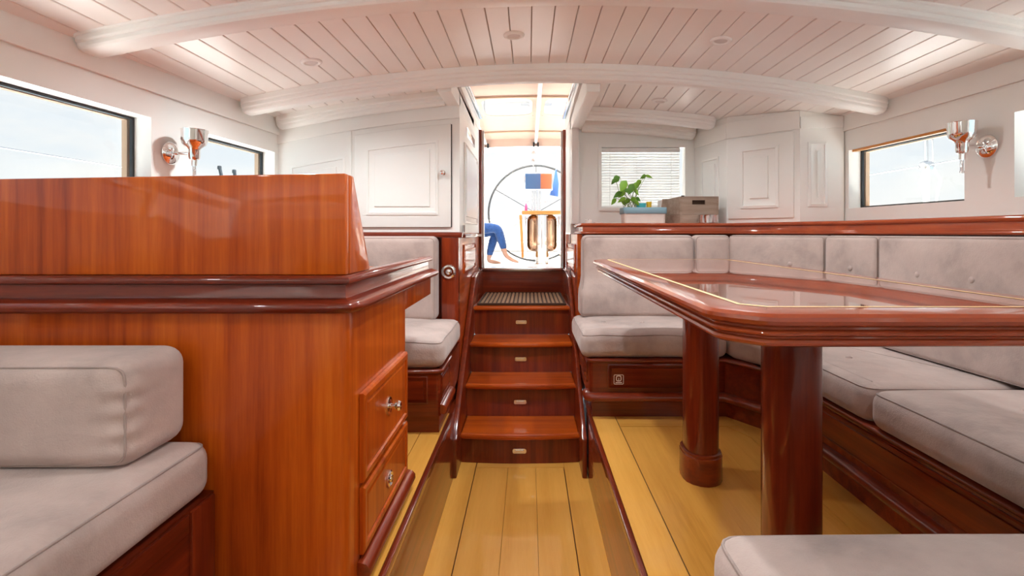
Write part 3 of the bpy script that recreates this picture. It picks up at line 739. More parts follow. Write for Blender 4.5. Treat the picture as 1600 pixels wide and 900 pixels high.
def cushion(name, c, size, label, group, r=0.04, rot=0.0, puff=0.015, face='z', tufts=(), lean=None, n=10, seams=True, extra=None, depth=0.016, cat='cushion', wrinkle=0.0):
    """upholstered cushion. tufts: positions on the puffed face in local coordinates"""
    th = thing(name, (c[0], c[1], c[2]-size[2]/2), label, cat, group)
    hx, hy, hz = (x/2 for x in size)
    ph = random.random()*10
    def deform(x, y, z):
        if face == 'z':
            w = max(0, (z+hz)/(2*hz)); e = (1-(x/hx)**4)*(1-(y/hy)**4)
            z2 = z + puff*w*e
            for tx, ty in tufts: z2 -= depth*w*math.exp(-((x-tx)**2+(y-ty)**2)/0.0045)
            if wrinkle: z2 += wrinkle*w*math.sin(x*23+ph+math.sin(y*17))*math.sin(y*19+ph)
            z = z2
        else:                                   # front looks to -y
            w = max(0, (hy-y)/(2*hy)); e = (1-(x/hx)**4)*(1-(z/hz)**4)
            y2 = y - puff*w*e
            for tx, tz in tufts: y2 += depth*w*math.exp(-((x-tx)**2+(z-tz)**2)/0.0045)
            y = y2
        if extra: x, y, z = extra(x, y, z)
        if lean: y += lean*(z+hz)
        return (x, y, z)
    part('cover', rounded_box(c, size, r, n, deform, rot), 'suede', th, ang=180)
    cr_, sr_ = math.cos(rot), math.sin(rot)
    def tow(p): return (c[0]+p[0]*cr_-p[1]*sr_, c[1]+p[0]*sr_+p[1]*cr_, c[2]+p[2])
    for tx, ty in tufts:
        if face == 'z': p = deform(tx, ty, hz); p = (p[0], p[1], p[2]+0.002); ax = 'z'
        else: p = deform(tx, -hy, ty); p = (p[0], p[1]-0.002, p[2]); ax = 'y'
        b = MB().lathe([(0.0004,0.006),(0.006,0.0055),(0.011,0.003),(0.0125,0.0),(0.011,-0.003)] if ax == 'z' else [(0.011,0.003),(0.0125,0.0),(0.011,-0.003),(0.006,-0.0055),(0.0004,-0.006)], 12, (0,0,0), ax)
        if ax == 'y': b = turn(b, (0, 0), rot)
        q = tow(p); b.v = [(a+q[0], b2+q[1], c2+q[2]) for a, b2, c2 in b.v]
        part('button', b, 'suede', th, ang=80)
    if seams:
        i = r*(1-0.7071)
        pts = []
        def corner_pts(ax, ay):
            rr = r*0.7
            return [(ax[0], ax[1])]
        lx, ly, lz = hx-i, hy-i, hz-i
        if face == 'z':
            loop = round_poly([(-lx,-ly),(lx,-ly),(lx,ly),(-lx,ly)], r*0.75, 4)
            pth = []
            for k in range(len(loop)):
                a = Vector(loop[k]); b2 = Vector(loop[(k+1) % len(loop)])
                m = max(1, int((b2-a).length/0.06))
                for t in range(m): q = a + (b2-a)*t/m; pth.append(tow(deform(q.x, q.y, lz)))
        else:
            loop = round_poly([(-lx,-lz),(lx,-lz),(lx,lz),(-lx,lz)], r*0.75, 4)
            pth = []
            for k in range(len(loop)):
                a = Vector(loop[k]); b2 = Vector(loop[(k+1) % len(loop)])
                m = max(1, int((b2-a).length/0.06))
                for t in range(m): q = a + (b2-a)*t/m; pth.append(tow(deform(q.x, -ly, q.y)))
        pth.append(pth[0])
        part('seam', MB().tube(pth, 0.0028, 6, cap=False), 'suede_seam', th, ang=180)
    return th
def poly_cushion(name, poly, z0, z1, label, group, r=0.035, tufts=()):
    cx = sum(p[0] for p in poly)/len(poly); cy2 = sum(p[1] for p in poly)/len(poly)
    th = thing(name, (cx, cy2, z0), label, 'cushion', group)
    lp = round_poly(poly, 0.065, 6)
    pr = []
    for k in range(5): a = PI/2*k/4; pr.append((-r+r*math.sin(a), z0+r-r*math.cos(a)))
    for k in range(5): a = PI/2*k/4; pr.append((-r+r*math.cos(a), z1-r+r*math.sin(a)))
    pr += [(-r-0.008, z1+0.002), (-r-0.018, z1+0.003)]
    part('cover', MB().rings(lp, pr), 'suede', th, ang=24)
    off = r*0.29; nn = normals(lp, True)
    pth = [(x-nx*off, y-ny*off, z1-off+0.0005) for (x, y), (nx, ny) in zip(lp, nn)]; pth.append(pth[0])
    part('seam', MB().tube(pth, 0.0022, 6, cap=False), 'suede_seam', th, ang=180)
    for tx, ty in tufts:
        part('button', MB().lathe([(0.0004,0.006),(0.006,0.0055),(0.011,0.003),(0.0125,-0.004)], 12, (tx,ty,z1+0.004), 'z'), 'suede', th, ang=80)
    return th
SZ0, SZ1 = 0.6045, 0.722
seatg = 'seat cushions of the dining settee'; backg = 'backrest cushions of the dining settee'
cushion('seat_cushion', (0.598, 2.70, (SZ0+SZ1)/2), (0.70, 0.56, SZ1-SZ0), 'taupe suede seat cushion beside the companionway steps on the dining settee', seatg, puff=0.02, tufts=((0.0, 0.0), (-0.2, 0.02)), wrinkle=0.003)
poly_cushion('seat_cushion', [(0.953,2.42),(1.045,2.24),(1.045,1.585),(1.585,1.585),(1.52,2.38),(1.135,2.96),(0.953,2.96)], SZ0, SZ1, 'taupe corner seat cushion at the far right of the dining settee', seatg, tufts=((1.22, 1.95), (1.20, 2.35)))
cushion('seat_cushion', (1.322, 1.208, (SZ0+SZ1)/2), (0.735, 0.564, SZ1-SZ0), 'taupe seat cushion along the right wall beside the near table leg', seatg, rot=PI/2, puff=0.02, tufts=((0.15, 0.0), (-0.15, 0.0)))
cushion('seat_cushion', (0.90, 0.515, (SZ0+SZ1)/2), (1.22, 0.645, SZ1-SZ0), 'taupe seat cushion cut off by the lower right frame edge', seatg, puff=0.02, r=0.045)
ZB0, ZB1 = 0.728, 1.188
def lumbar(x, y, z):
    t = max(0.0, min(1.0, (-0.0 - z)/0.10)); t = t*t*(3-2*t)
    return (x - 0.016*t*(1 if x < 0 else 0), y - 0.035*t*(1 if y < 0 else 0), z)
zc, zh = (ZB0+ZB1)/2, ZB1-ZB0
cushion('back_cushion', (0.617, 2.925, zc), (0.632, 0.12, zh), 'wide taupe backrest cushion nearest the companionway steps', backg, face='y', r=0.035, puff=0.012, extra=lumbar, tufts=((0.0, 0.05),))
cushion('back_cushion', (1.0375, 2.93, zc), (0.204, 0.11, zh), 'narrow taupe backrest cushion below the wooden crate', backg, face='y', r=0.03, puff=0.008)
def along(p, q, name, label, tufts, t=0.09, r=0.022, puff=0.012):
    p, q = Vector(p), Vector(q); d = (q-p); L = d.length; u = d/L; nrm = Vector((u.y, -u.x))
    mid = (p+q)/2 - nrm*(t/2)
    return cushion(name, (mid.x, mid.y, zc), (L, t, zh), label, backg, face='y', rot=math.atan2(u.y, u.x), r=r, puff=puff, tufts=tufts)
along((1.125, 2.895), (1.397, 2.422), 'back_cushion', 'angled taupe backrest cushion below the white corner locker', ((0.10, 0.085),))
along((1.397, 2.421), (1.448, 2.128), 'back_cushion', 'narrow taupe corner backrest cushion with one button', ((0.0, 0.085),), puff=0.008)
along((1.448, 2.127), (1.505, 1.33), 'back_cushion', 'taupe backrest cushion with two buttons below the right window', ((-0.20, 0.085), (0.02, 0.085), (0.24, 0.085)))
along((1.507, 1.32), (1.56, 0.55), 'back_cushion', 'taupe backrest cushion along the right wall nearest the camera', ((-0.2, 0.085), (0.02, 0.085), (0.24, 0.085)))

# ------------------------------------------------------------------ chart desk and console, port side
CXD = -0.425
cd = thing('chart_desk', (-0.9, 1.6, ZP), 'glossy mahogany chart desk with fiddle rail and two drawers', 'desk')
part('front_panel', MB().prism(round_poly([(-1.50,1.20),(CXD,1.20),(CXD,1.245),(-1.50,1.245)], 0.02, 5, only={1}), ZP, 1.03), 'mahogany_z', cd, ang=60)
part('side_panel', MB().box(-0.98, CXD-0.001, 1.2455, 1.765, ZP+0.001, 1.03), 'mahogany_z', cd)
part('apron', MB().box(-0.47, CXD-0.001, 1.766, 2.225, 0.935, 1.03), 'mahogany_z', cd, bevel=0.002)
part('worktop', MB().box(-1.42, CXD-0.02, 1.22, 2.225, 1.031, 1.055), 'mahogany_y', cd)
dpath = [(-1.495,1.20),(CXD-0.025,1.20),(CXD-0.007,1.206),(CXD,1.225),(CXD,2.232)]
nose = [(-0.02,1.013),(0.016,1.013),(0.027,1.017),(0.032,1.025),(0.031,1.033),(0.024,1.039),(0.010,1.042),(0.004,1.046),(-0.02,1.046)]
part('nosing_rail', MB().sweep(dpath, nose), 'redwood_shaded_auto', cd, ang=50)
band = [(-0.03,1.0465),(-0.004,1.0465),(-0.006,1.052),(-0.006,1.078),(-0.03,1.078)]
dpath2 = [(-1.495,1.20),(CXD,1.20),(CXD,2.2)]
part('fiddle_band', MB().sweep(dpath2, band), 'redwood_shaded_auto', cd, ang=30)
cap = [(-0.036,1.0785),(-0.002,1.0785),(0.006,1.082),(0.008,1.089),(0.004,1.096),(-0.006,1.100),(-0.036,1.100)]
part('fiddle_cap', MB().sweep(dpath2[:2]+[(CXD,2.225)], cap), 'redwood_shaded_auto', cd, ang=50)
toe = [(0.0,0.335),(0.012,0.333),(0.026,0.340),(0.033,0.352),(0.032,0.366),(0.022,0.377),(0.008,0.381),(0.0,0.381)]
part('toe_rail', MB().sweep([(CXD,1.27),(CXD,1.775)], [(a, z) for a, z in toe]), 'redwood_y', cd, ang=60)
def knob(mbx, c, big):
    if big:
        mbx.lathe([(0.0,0.0),(0.018,0.001),(0.018,0.004),(0.007,0.006),(0.006,0.018),(0.012,0.022),(0.015,0.029),(0.012,0.036),(0.0003,0.039)], 16, c, 'x')
    else:
        mbx.lathe([(0.0,0.0),(0.024,0.001),(0.024,0.005),(0.020,0.008),(0.017,0.004),(0.012,0.004),(0.010,0.009),(0.0003,0.010)], 20, c, 'x')
    return mbx
for z0, z1, big, zk in ((0.572, 0.796, True, 0.69), (0.392, 0.560, False, 0.475)):
    y0, y1 = 1.285, 1.745
    L = []
    for i, x in ((0, 0.0), (0, 0.010), (0.006, 0.014), (0.020, 0.014), (0.024, 0.009), (0.034, 0.012)):
        L.append([(CXD+x, y0+i, z0+i), (CXD+x, y1-i, z0+i), (CXD+x, y1-i, z1-i), (CXD+x, y0+i, z1-i)])
    mb = MB().add([p for l in L for p in l], [(4*i+j, 4*i+(j+1)%4, 4*i+4+(j+1)%4, 4*i+4+j) for i in range(len(L)-1) for j in range(4)] + [tuple(range(20, 24))])
    dw = part('drawer', mb, 'mahogany_z', cd, smooth=False)
    kn = part('knob' if big else 'ring_pull', knob(MB(), (CXD+0.012, 1.512, zk), big), 'chrome', dw, ang=40, label='polished chrome drawer ' + ('knob' if big else 'ring pull'))
    if big:
        part('knob_plate', MB().lathe([(0.0003,0.0),(0.026,0.0),(0.026,0.003),(0.0003,0.004)], 20, (CXD+0.0125, 1.512, zk), 'x'), 'chrome', dw, ang=40)
cs = thing('chart_console', (-0.95, 1.28, 1.10), 'upright wedge shaped mahogany console standing on the chart desk', 'console')
def console_top(x): return 1.341 - 0.012*((x+0.43)/1.0)*(-1)*1.0 if False else 1.341 + 0.016*(x+0.43)
a0, a1 = -1.48, -0.432
part('front_face', MB().add([(a0,1.208,1.1005),(a1,1.208,1.1005),(a1,1.208,1.341),(a0,1.208,console_top(a0)),
     (a0,1.232,1.1005),(a1,1.232,1.1005),(a1,1.232,1.341),(a0,1.232,console_top(a0))], [(0,1,2,3),(7,6,5,4),(0,4,5,1),(1,5,6,2),(2,6,7,3),(3,7,4,0)]), 'mahogany_z', cs, bevel=0.004)
part('wedge_body', MB().add([(a0,1.2325,1.1005),(a1+0.001,1.2325,1.1005),(a1+0.001,1.395,1.1005),(a0,1.395,1.1005),
     (a0,1.2325,console_top(a0)-0.001),(a1+0.001,1.2325,1.340),(a1+0.001,1.262,1.340),(a0,1.262,console_top(a0)-0.001)],
     [(0,3,2,1),(4,5,6,7),(0,1,5,4),(1,2,6,5),(2,3,7,6),(3,0,4,7)]), 'mahogany_z', cs, bevel=0.004)

# near port settee
ps = thing('port_settee_base', (-1.1, 0.4, ZP), 'shade-darkened mahogany settee base in the lower left corner', 'bench')
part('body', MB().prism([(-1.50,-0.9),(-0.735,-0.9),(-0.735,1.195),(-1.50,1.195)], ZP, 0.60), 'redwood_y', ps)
part('panel_stile', MB().box(-0.737, -0.728, 1.11, 1.19, ZP, 0.595), 'redwood_z', ps, bevel=0.002)
part('panel_stile', MB().box(-0.737, -0.728, 0.05, 1.10, 0.555, 0.595), 'redwood_y', ps, bevel=0.002)
portg = 'cushions of the settee in front of the chart desk'
def box_cushion_long(): pass
cushion('seat_cushion', (-1.105, 0.40, 0.665), (1.575, 0.755, 0.125), 'long taupe seat cushion in the lower left corner', portg, rot=PI/2, puff=0.016, r=0.04, tufts=((0.42, 0.05), (0.0, 0.05)), n=16)
def wrk(x, y, z):
    d = abs(x-0.31); 
    if y < -0.06 or x > 0.27: 
        w = math.exp(-((x-0.31)**2+(y+0.09)**2)/0.004)
        z2 = z; k = 0.0024*w*math.sin(z*150)
        return (x+k*0.7, y-k*0.7, z2)
    return (x, y, z)
cushion('bolster_cushion', (-1.108, 1.09, 0.84), (0.655, 0.19, 0.215), 'thick boxy taupe bolster lying against the chart desk panel', portg, face='y', r=0.04, puff=0.014, n=26, extra=wrk)
cushion('back_cushion', (-1.31, 0.20, 0.875), (1.58, 0.14, 0.30), 'taupe backrest cushion barely showing at the left frame edge', portg, face='y', rot=PI/2, r=0.03)

# navigator seat behind the desk
nb = thing('navigator_seat_base', (-0.75, 2.5, ZP), 'mahogany seat base between the chart desk and the steps', 'bench')
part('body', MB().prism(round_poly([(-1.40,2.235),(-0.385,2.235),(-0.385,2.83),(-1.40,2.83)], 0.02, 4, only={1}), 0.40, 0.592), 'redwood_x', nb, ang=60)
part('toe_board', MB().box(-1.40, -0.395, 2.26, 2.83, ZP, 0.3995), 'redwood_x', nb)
npath = [(-1.40,2.235),(-0.395,2.235),(-0.375,2.255),(-0.375,2.49)]
part('top_lip', MB().sweep([(-1.40,2.235),(-0.40,2.235),(-0.385,2.25),(-0.385,2.495)], lip), 'redwood_shaded_auto', nb, ang=60)
part('rail_moulding', MB().sweep([(-0.385,2.225),(-0.385,2.495)], [(a, z+0.01) for a, z in bead]), 'redwood_shaded_auto', nb, ang=60)
part('front_panel', raised_panel(-0.80, -0.44, 0.455, 0.575, 2.235, '', '', None, d=0.007, m=0.018), 'redwood_x', nb)
rp = turn(raised_panel(0, 0.22, 0.475, 0.575, 0, '', '', None, d=0.006, m=0.016), (0, 0), PI/2)
rp.v = [(x-0.385, y+2.25, z) for x, y, z in rp.v]
part('side_panel', rp, 'redwood_y', nb)
navg = 'cushions of the navigator seat'
cushion('seat_cushion', (-0.80, 2.515, 0.668), (0.86, 0.585, 0.127), 'taupe seat cushion of the navigator seat behind the chart desk', navg, puff=0.018, r=0.045, tufts=((0.08, 0.03),), wrinkle=0.004)
cushion('back_cushion', (-0.86, 2.775, 0.955), (0.735, 0.13, 0.455), 'taupe buttoned backrest cushion of the navigator seat', navg, face='y', r=0.035, puff=0.012, tufts=((-0.02, 0.07), (0.22, 0.07)))

# white locker on the port aft bulkhead
BY = 2.855
lk = thing('wall_locker', (-0.9, BY, 1.2), 'white wall locker with arched panelled door above the navigator seat', 'cabinet')
ztop = lambda x: zceil(x, BY) + 0.012
n = 14; xs_ = [-1.405 + (1.405+HX0)*i/n for i in range(n+1)]
poly = [(x, 1.205) for x in xs_] + [(x, ztop(x)) for x in reversed(xs_)]
part('carcass', MB().prism_y(poly, BY, BY+0.03), 'white_paint', lk, smooth=False)
zfr = lambda x: zceil(x, BY) - 0.135
poly = [(x, zfr(x)) for x in xs_] + [(x, ztop(x)-0.02) for x in reversed(xs_)]
part('crown_board', MB().prism_y(poly, BY-0.014, BY-0.0005), 'white_paint', lk, bevel=0.004)
dx0, dx1 = -0.965, -0.432
zd = lambda x: zceil(x, BY) - 0.165
xd = [dx0 + (dx1-dx0)*i/8 for i in range(9)]
dpoly = [(x, 1.232) for x in xd] + [(x, zd(x)) for x in reversed(xd)]
part('door_gap', MB().prism_y([(x+(-0.003 if i in (0,) else 0), 1.229) for i, x in enumerate(xd)] + [(x, zd(x)+0.003) for x in reversed(xd)], BY-0.002, BY+0.001), 'groove_paint', lk, smooth=False)
part('door_gap', MB().box(dx1, dx1+0.005, BY-0.003, BY+0.001, 1.232, zd(dx1)), 'black_rubber', lk, smooth=False)
ld = part('door', MB().prism_y(dpoly, BY-0.016, BY-0.0025), 'white_paint', lk, bevel=0.003)
part('raised_panel', raised_panel(dx0+0.065, dx1-0.07, 1.30, 1.7, BY-0.0155, '', '', None, d=0.009, m=0.045, ztop=lambda x: zd(x)-0.085), 'white_paint', ld, smooth=False)
part('knob', MB().lathe([(0.0003,-0.042),(0.012,-0.040),(0.016,-0.033),(0.014,-0.026),(0.006,-0.022),(0.006,-0.006),(0.013,-0.003),(0.013,0.0)], 18, (-0.474, BY-0.0155, 1.532), 'y'), 'chrome', ld, ang=40, label='round chrome knob')
part('fixed_panel', raised_panel(-1.33, -1.02, 1.26, 1.6, BY-0.0005, '', '', None, d=0.008, m=0.05, ztop=lambda x: zceil(x, BY)-0.27), 'white_paint', lk, smooth=False)
part('hinge_stile', MB().box(-1.0, -0.985, BY-0.008, BY-0.0005, 1.22, zfr(-0.99)), 'white_paint', lk, bevel=0.004)
# mahogany below the locker
bk = struct('wall_bulkhead', MB().box(-1.40, HX0-0.001, 2.845, 2.885, 0.0, 1.1745), 'redwood_z', 'mahogany bulkhead behind the navigator seat', 'wall')
part('ledge', MB().prism(round_poly([(-1.40,2.80),(HX0+0.02,2.80),(HX0+0.02,2.885),(-1.40,2.885)], 0.02, 4, only={1}), 1.175, 1.204), 'redwood_x', bk, bevel=0.006)
part('corner_post', MB().prism(round_poly([(-0.475,2.80),(HX0,2.80),(HX0,2.844),(-0.475,2.844)], 0.02, 4, only={1}), 0.60, 1.1745), 'redwood_z', bk, ang=60)
lt = thing('round_latch', (-0.437, 2.80, 0.985), 'round chrome latch on the mahogany post above the navigator seat', 'latch')
part('plate', MB().lathe([(0.0003,0.0),(0.038,0.0),(0.040,-0.004),(0.036,-0.010),(0.028,-0.012),(0.026,-0.006),(0.0003,-0.005)], 28, (-0.437,2.7995,0.988), 'y'), 'chrome', lt, ang=40)
part('turn_button', MB().lathe([(0.015,-0.005),(0.015,-0.014),(0.011,-0.018),(0.0003,-0.019)], 20, (-0.437,2.7995,0.988), 'y'), 'chrome', lt, ang=40)

# white corner locker on the counter
ck = thing('corner_locker', (1.45, 3.1, 1.258), 'white panelled corner locker standing on the counter', 'cabinet')
A, B, C, Dp = (1.135,3.498), (1.215,3.14), (1.50,2.83), (1.725,2.80)
poly = [A, B, C, Dp, (1.665,3.498)]
mb = MB(); np_ = len(poly)
mb.add([(x,y,1.2585) for x,y in poly] + [(x,y,zceil(x,y)-0.0005) for x,y in poly], [tuple(range(np_-1,-1,-1)), tuple(range(np_,2*np_))] + [(i,(i+1)%np_,np_+(i+1)%np_,np_+i) for i in range(np_)])
part('body', mb, 'white_paint', ck, smooth=False)
def on_face(P, Q, u0, u1, z0, z1, d=0.008, m=0.03, top=None):
    P, Q = Vector(P), Vector(Q); L = (Q-P).length; a = math.atan2((Q-P).y, (Q-P).x)
    mb = raised_panel(u0*L, u1*L, z0, z1, -0.0005, '', '', None, d=d, m=m)
    mb = turn(mb, (0, 0), a); mb.v = [(x+P.x, y+P.y, z) for x, y, z in mb.v]; return mb
def board(P, Q, u0, u1, z0, z1, t=0.010):
    P, Q = Vector(P), Vector(Q); L = (Q-P).length; a = math.atan2((Q-P).y, (Q-P).x)
    mb = MB().box(u0*L, u1*L, -t, -0.0005, z0, z1)
    mb = turn(mb, (0, 0), a); mb.v = [(x+P.x, y+P.y, z) for x, y, z in mb.v]; return mb
part('frieze', board(A, B, 0.02, 1.01, 1.775, 1.87), 'white_paint', ck, bevel=0.003)
part('frieze', board(B, C, 0.0, 1.0, 1.775, 1.875), 'white_paint', ck, bevel=0.003)
part('frieze', board(C, Dp, 0.0, 0.97, 1.775, 1.84), 'white_paint', ck, bevel=0.003)
dd = part('door', board(B, C, 0.03, 0.93, 1.285, 1.765, 0.012), 'white_paint', ck, bevel=0.003)
mb = on_face(B, C, 0.22, 0.74, 1.345, 1.70, 0.010, 0.055)
P_, Q_ = Vector(B), Vector(C); u_ = (Q_-P_).normalized(); nx_, ny_ = u_.y, -u_.x
mb.v = [(x+nx_*0.012, y+ny_*0.012, z) for x, y, z in mb.v]
part('raised_panel', mb, 'white_paint', dd, smooth=False)
part('raised_panel', on_face(A, B, 0.25, 0.78, 1.345, 1.68, 0.008, 0.04), 'white_paint', ck, smooth=False)
part('raised_panel', on_face(C, Dp, 0.18, 0.62, 1.345, 1.70, 0.008, 0.05), 'white_paint', ck, smooth=False)

# ------------------------------------------------------------------ lamps
def sconce(X, out, y, z, label):
    x = X(y)
    s = thing('wall_lamp', (x, y, z), label, 'lamp', 'chrome wall lamps between the windows')
    dirx = -out                                   # towards the room
    def L(prof, c, axis='z', n=24):
        return MB().lathe(prof, n, c, axis)
    part('wall_plate', L([(0.0003,dirx*0.026),(0.014,dirx*0.025),(0.030,dirx*0.020),(0.040,dirx*0.012),(0.047,dirx*0.006),(0.048,0.0)], (x, y, z), 'x'), 'chrome', s, ang=50)
    xc = x + dirx*0.098
    part('arm', MB().tube([(x+dirx*0.02, y, z), (xc, y, z)], 0.007, 10), 'chrome', s)
    part('shade_cup', L([(0.0003,-0.052),(0.010,-0.052),(0.0105,-0.028),(0.018,-0.025),(0.021,-0.015),(0.021,0.012),(0.026,0.022),(0.042,0.034),(0.047,0.050),(0.049,0.090),(0.050,0.094),(0.047,0.094),(0.044,0.052),(0.038,0.038),(0.0003,0.030)], (xc, y, z)), 'chrome', s, ang=50)
    part('stem', L([(0.0003,-0.105),(0.008,-0.103),(0.008,-0.096),(0.006,-0.094),(0.006,-0.053),(0.0003,-0.053)], (xc, y, z)), 'steel', s, ang=50)
    return s
sconce(XL, -1, 2.07, 1.522, 'chrome wall lamp with cup shade on the left wall')
sconce(XR, 1, 2.005, 1.538, 'chrome wall lamp with cup shade on the right wall')
def downlight(x, y, label, power=18.0):
    z = zceil(x, y)
    d = thing('ceiling_downlight', (x, y, z), label, 'light', 'recessed ceiling downlights')
    t = math.atan(2*0.068*(x-CX))
    def tilt(mb):
        o = MB(); o.f = mb.f; o.v = [(x+px*math.cos(t)+pz*math.sin(t), y+py, z-px*math.sin(t)+pz*math.cos(t)) for px, py, pz in mb.v]; return o
    part('ring', tilt(MB().lathe([(0.026,-0.004),(0.030,-0.008),(0.037,-0.008),(0.043,-0.004),(0.044,0.001)], 28)), 'white_paint', d, ang=60)
    part('lens', tilt(MB().lathe([(0.0003,-0.003),(0.026,-0.004)], 28)), 'lens_white', d)
    if power <= 0: return
    ld_ = bpy.data.lights.new('downlight_fill', 'SPOT'); ld_.energy = power; ld_.spot_size = math.radians(165); ld_.spot_blend = 1.0  # fill spot added to brighten the cabin; the fixtures themselves are off
    ld_.shadow_soft_size = 0.026; ld_.color = (0.93, 0.98, 1.0)
    lo = bpy.data.objects.new('downlight_fill', ld_); COL.objects.link(lo); lo.parent = d; lo.location = (0, 0, -0.03)
downlight(-0.925, 2.18, 'round ceiling downlight on the left of the row')
downlight(-0.06, 2.09, 'round ceiling downlight at the middle of the row')
downlight(0.785, 2.09, 'round ceiling downlight on the right of the row')
for xx, nm in ((-0.925, 'left'), (-0.06, 'middle'), (0.785, 'right')): downlight(xx, 0.32, 'added fill downlight above the camera, %s of its row' % nm, 6.0)  # unseen row added to light the near part of the saloon
downlight(0.15, 1.2, 'added fill downlight between the beams over the camera', 15.0)  # unseen lamp added to light the table, floor and seat fronts
downlight(0.76, 2.97, 'small round ceiling downlight above the wooden crate', 3.5)
downlight(0.71, 3.33, 'faint round downlight behind the short beam', 0.0)

# ------------------------------------------------------------------ things on the counter
CZ = 1.258
pl = thing('planter_box', (0.76, 3.20, CZ), 'white planter box with blue grey rim on the counter', 'planter')
px0, px1, py0, py1 = 0.585, 0.842, 3.13, 3.27
part('box', MB().rings(round_poly([(px0+0.004,py0+0.004),(px1-0.004,py0+0.004),(px1-0.004,py1-0.004),(px0+0.004,py1-0.004)], 0.015, 3), [(-0.004,CZ),(0,CZ+0.003),(0.002,CZ+0.062)]), 'planter_white', pl, ang=50)
part('rim', MB().rings(round_poly([(px0,py0),(px1,py0),(px1,py1),(px0,py1)], 0.015, 3), [(-0.004,CZ+0.060),(0.004,CZ+0.060),(0.006,CZ+0.066),(0.006,CZ+0.096),(0.003,CZ+0.099),(-0.004,CZ+0.099),(-0.006,CZ+0.09),(-0.008,CZ+0.088)]), 'planter_blue', pl, ang=50)
part('soil', MB().box(px0+0.006, px1-0.006, py0+0.006, py1-0.006, CZ+0.085, CZ+0.0895), 'soil', pl)
pt = thing('potted_plant', (0.64, 3.2, CZ+0.09), 'bright green leafy plant growing from the left of the planter', 'plant')
def leaf_mesh(tip, basep, width, droop=0.01, n=5):
    basep, tip = Vector(basep), Vector(tip); d = tip-basep; side = d.cross(Vector((0.1, 1, 0.25))).normalized()
    if side.length < 0.1: side = Vector((1, 0, 0))
    up = side.cross(d).normalized(); vs = []; fs = []
    for i in range(n+1):
        t = i/n; w = width*math.sin(PI*min(0.99, t**0.75*0.97+0.03)); p = basep+d*t - Vector((0,0,droop*t*t))
        vs += [p-side*w+up*w*0.25, p, p+side*w+up*w*0.25]
    for i in range(n):
        for j in (0, 1): fs.append((3*i+j, 3*i+j+1, 3*i+4+j, 3*i+3+j))
    return MB().add(vs, fs)
def PX(px, py, y): return ((px-826)*y/800, y, 1.2+(364-py)*y/800)
# leaves (tip pixel, base pixel, half width) set on a plant standing at y = 3.2
leaves = [((957,283),(968,276),0.018),((969,297),(979,282),0.022),((966,307),(977,297),0.017),((982,302),(990,287),0.02),((984,297),(999,286),0.017),((994,290),(1001,281),0.013),
          ((1000,277),(1010,274),0.011),((1020,276),(1008,274),0.008),((955,318),(963,310),0.012),((958,307),(972,300),0.014),((974,317),(985,311),0.014),((993,316),(987,308),0.014),
          ((1001,312),(993,309),0.010),((965,314),(978,309),0.012),((998,303),(990,294),0.010),((985,293),(977,300),0.014),((978,320),(972,312),0.011),((999,319),(992,314),0.010),((955,286),(962,280),0.011)]
rnd = random.Random(3)
for i, (t_, b0, w_) in enumerate(leaves):
    yb = 3.20 + rnd.uniform(-0.045, 0.05); yt = yb + rnd.uniform(-0.03, 0.02)
    mb = leaf_mesh(PX(*t_, yt), PX(*b0, yb), w_*1.2)
    lf = part('leaf', mb, 'leaf' if i % 3 else 'leaf_dark', pt, clean=False, ang=180)
    root = (0.635+rnd.uniform(-0.035, 0.05), 3.20+rnd.uniform(-0.02, 0.02), CZ+0.085); bp = Vector(PX(*b0, yb))
    mid = (Vector(root)+bp)/2 + Vector((rnd.uniform(-0.015, 0.015), 0, 0.012))
    part('stalk', MB().tube([root, tuple(mid), tuple(bp)], 0.0016, 5), 'stem', pt)
c1 = PX(1000, 326, 3.19)
part('turquoise_cup', MB().lathe([(0.0003,0.0),(0.026,0.0),(0.032,0.034),(0.032,0.037),(0.028,0.037),(0.024,0.006),(0.0003,0.005)], 20, (0.70, 3.19, CZ+0.0895)), 'turquoise', None, label='small turquoise cup standing in the planter', cat='cup')
part('yellow_cup', MB().lathe([(0.0003,0.0),(0.014,0.0),(0.017,0.044),(0.017,0.047),(0.014,0.047),(0.012,0.006),(0.0003,0.005)], 16, (0.752, 3.20, CZ+0.0895)), 'yellow_plastic', None, label='small yellow cup standing in the planter', cat='cup')
tg = thing('plant_tag', (0.815, 3.18, CZ+0.09), 'small white plant tag in the planter beside the crate', 'tag')
part('card', MB().hexa([(0.80,3.18,CZ+0.10),(0.826,3.19,CZ+0.10),(0.826,3.193,CZ+0.10),(0.80,3.183,CZ+0.10)],[(0.80,3.17,CZ+0.14),(0.83,3.185,CZ+0.145),(0.83,3.188,CZ+0.145),(0.80,3.173,CZ+0.14)]), 'planter_white', tg)
part('stake', MB().box(0.811, 0.815, 3.178, 3.181, CZ+0.0895, CZ+0.12), 'planter_white', tg)
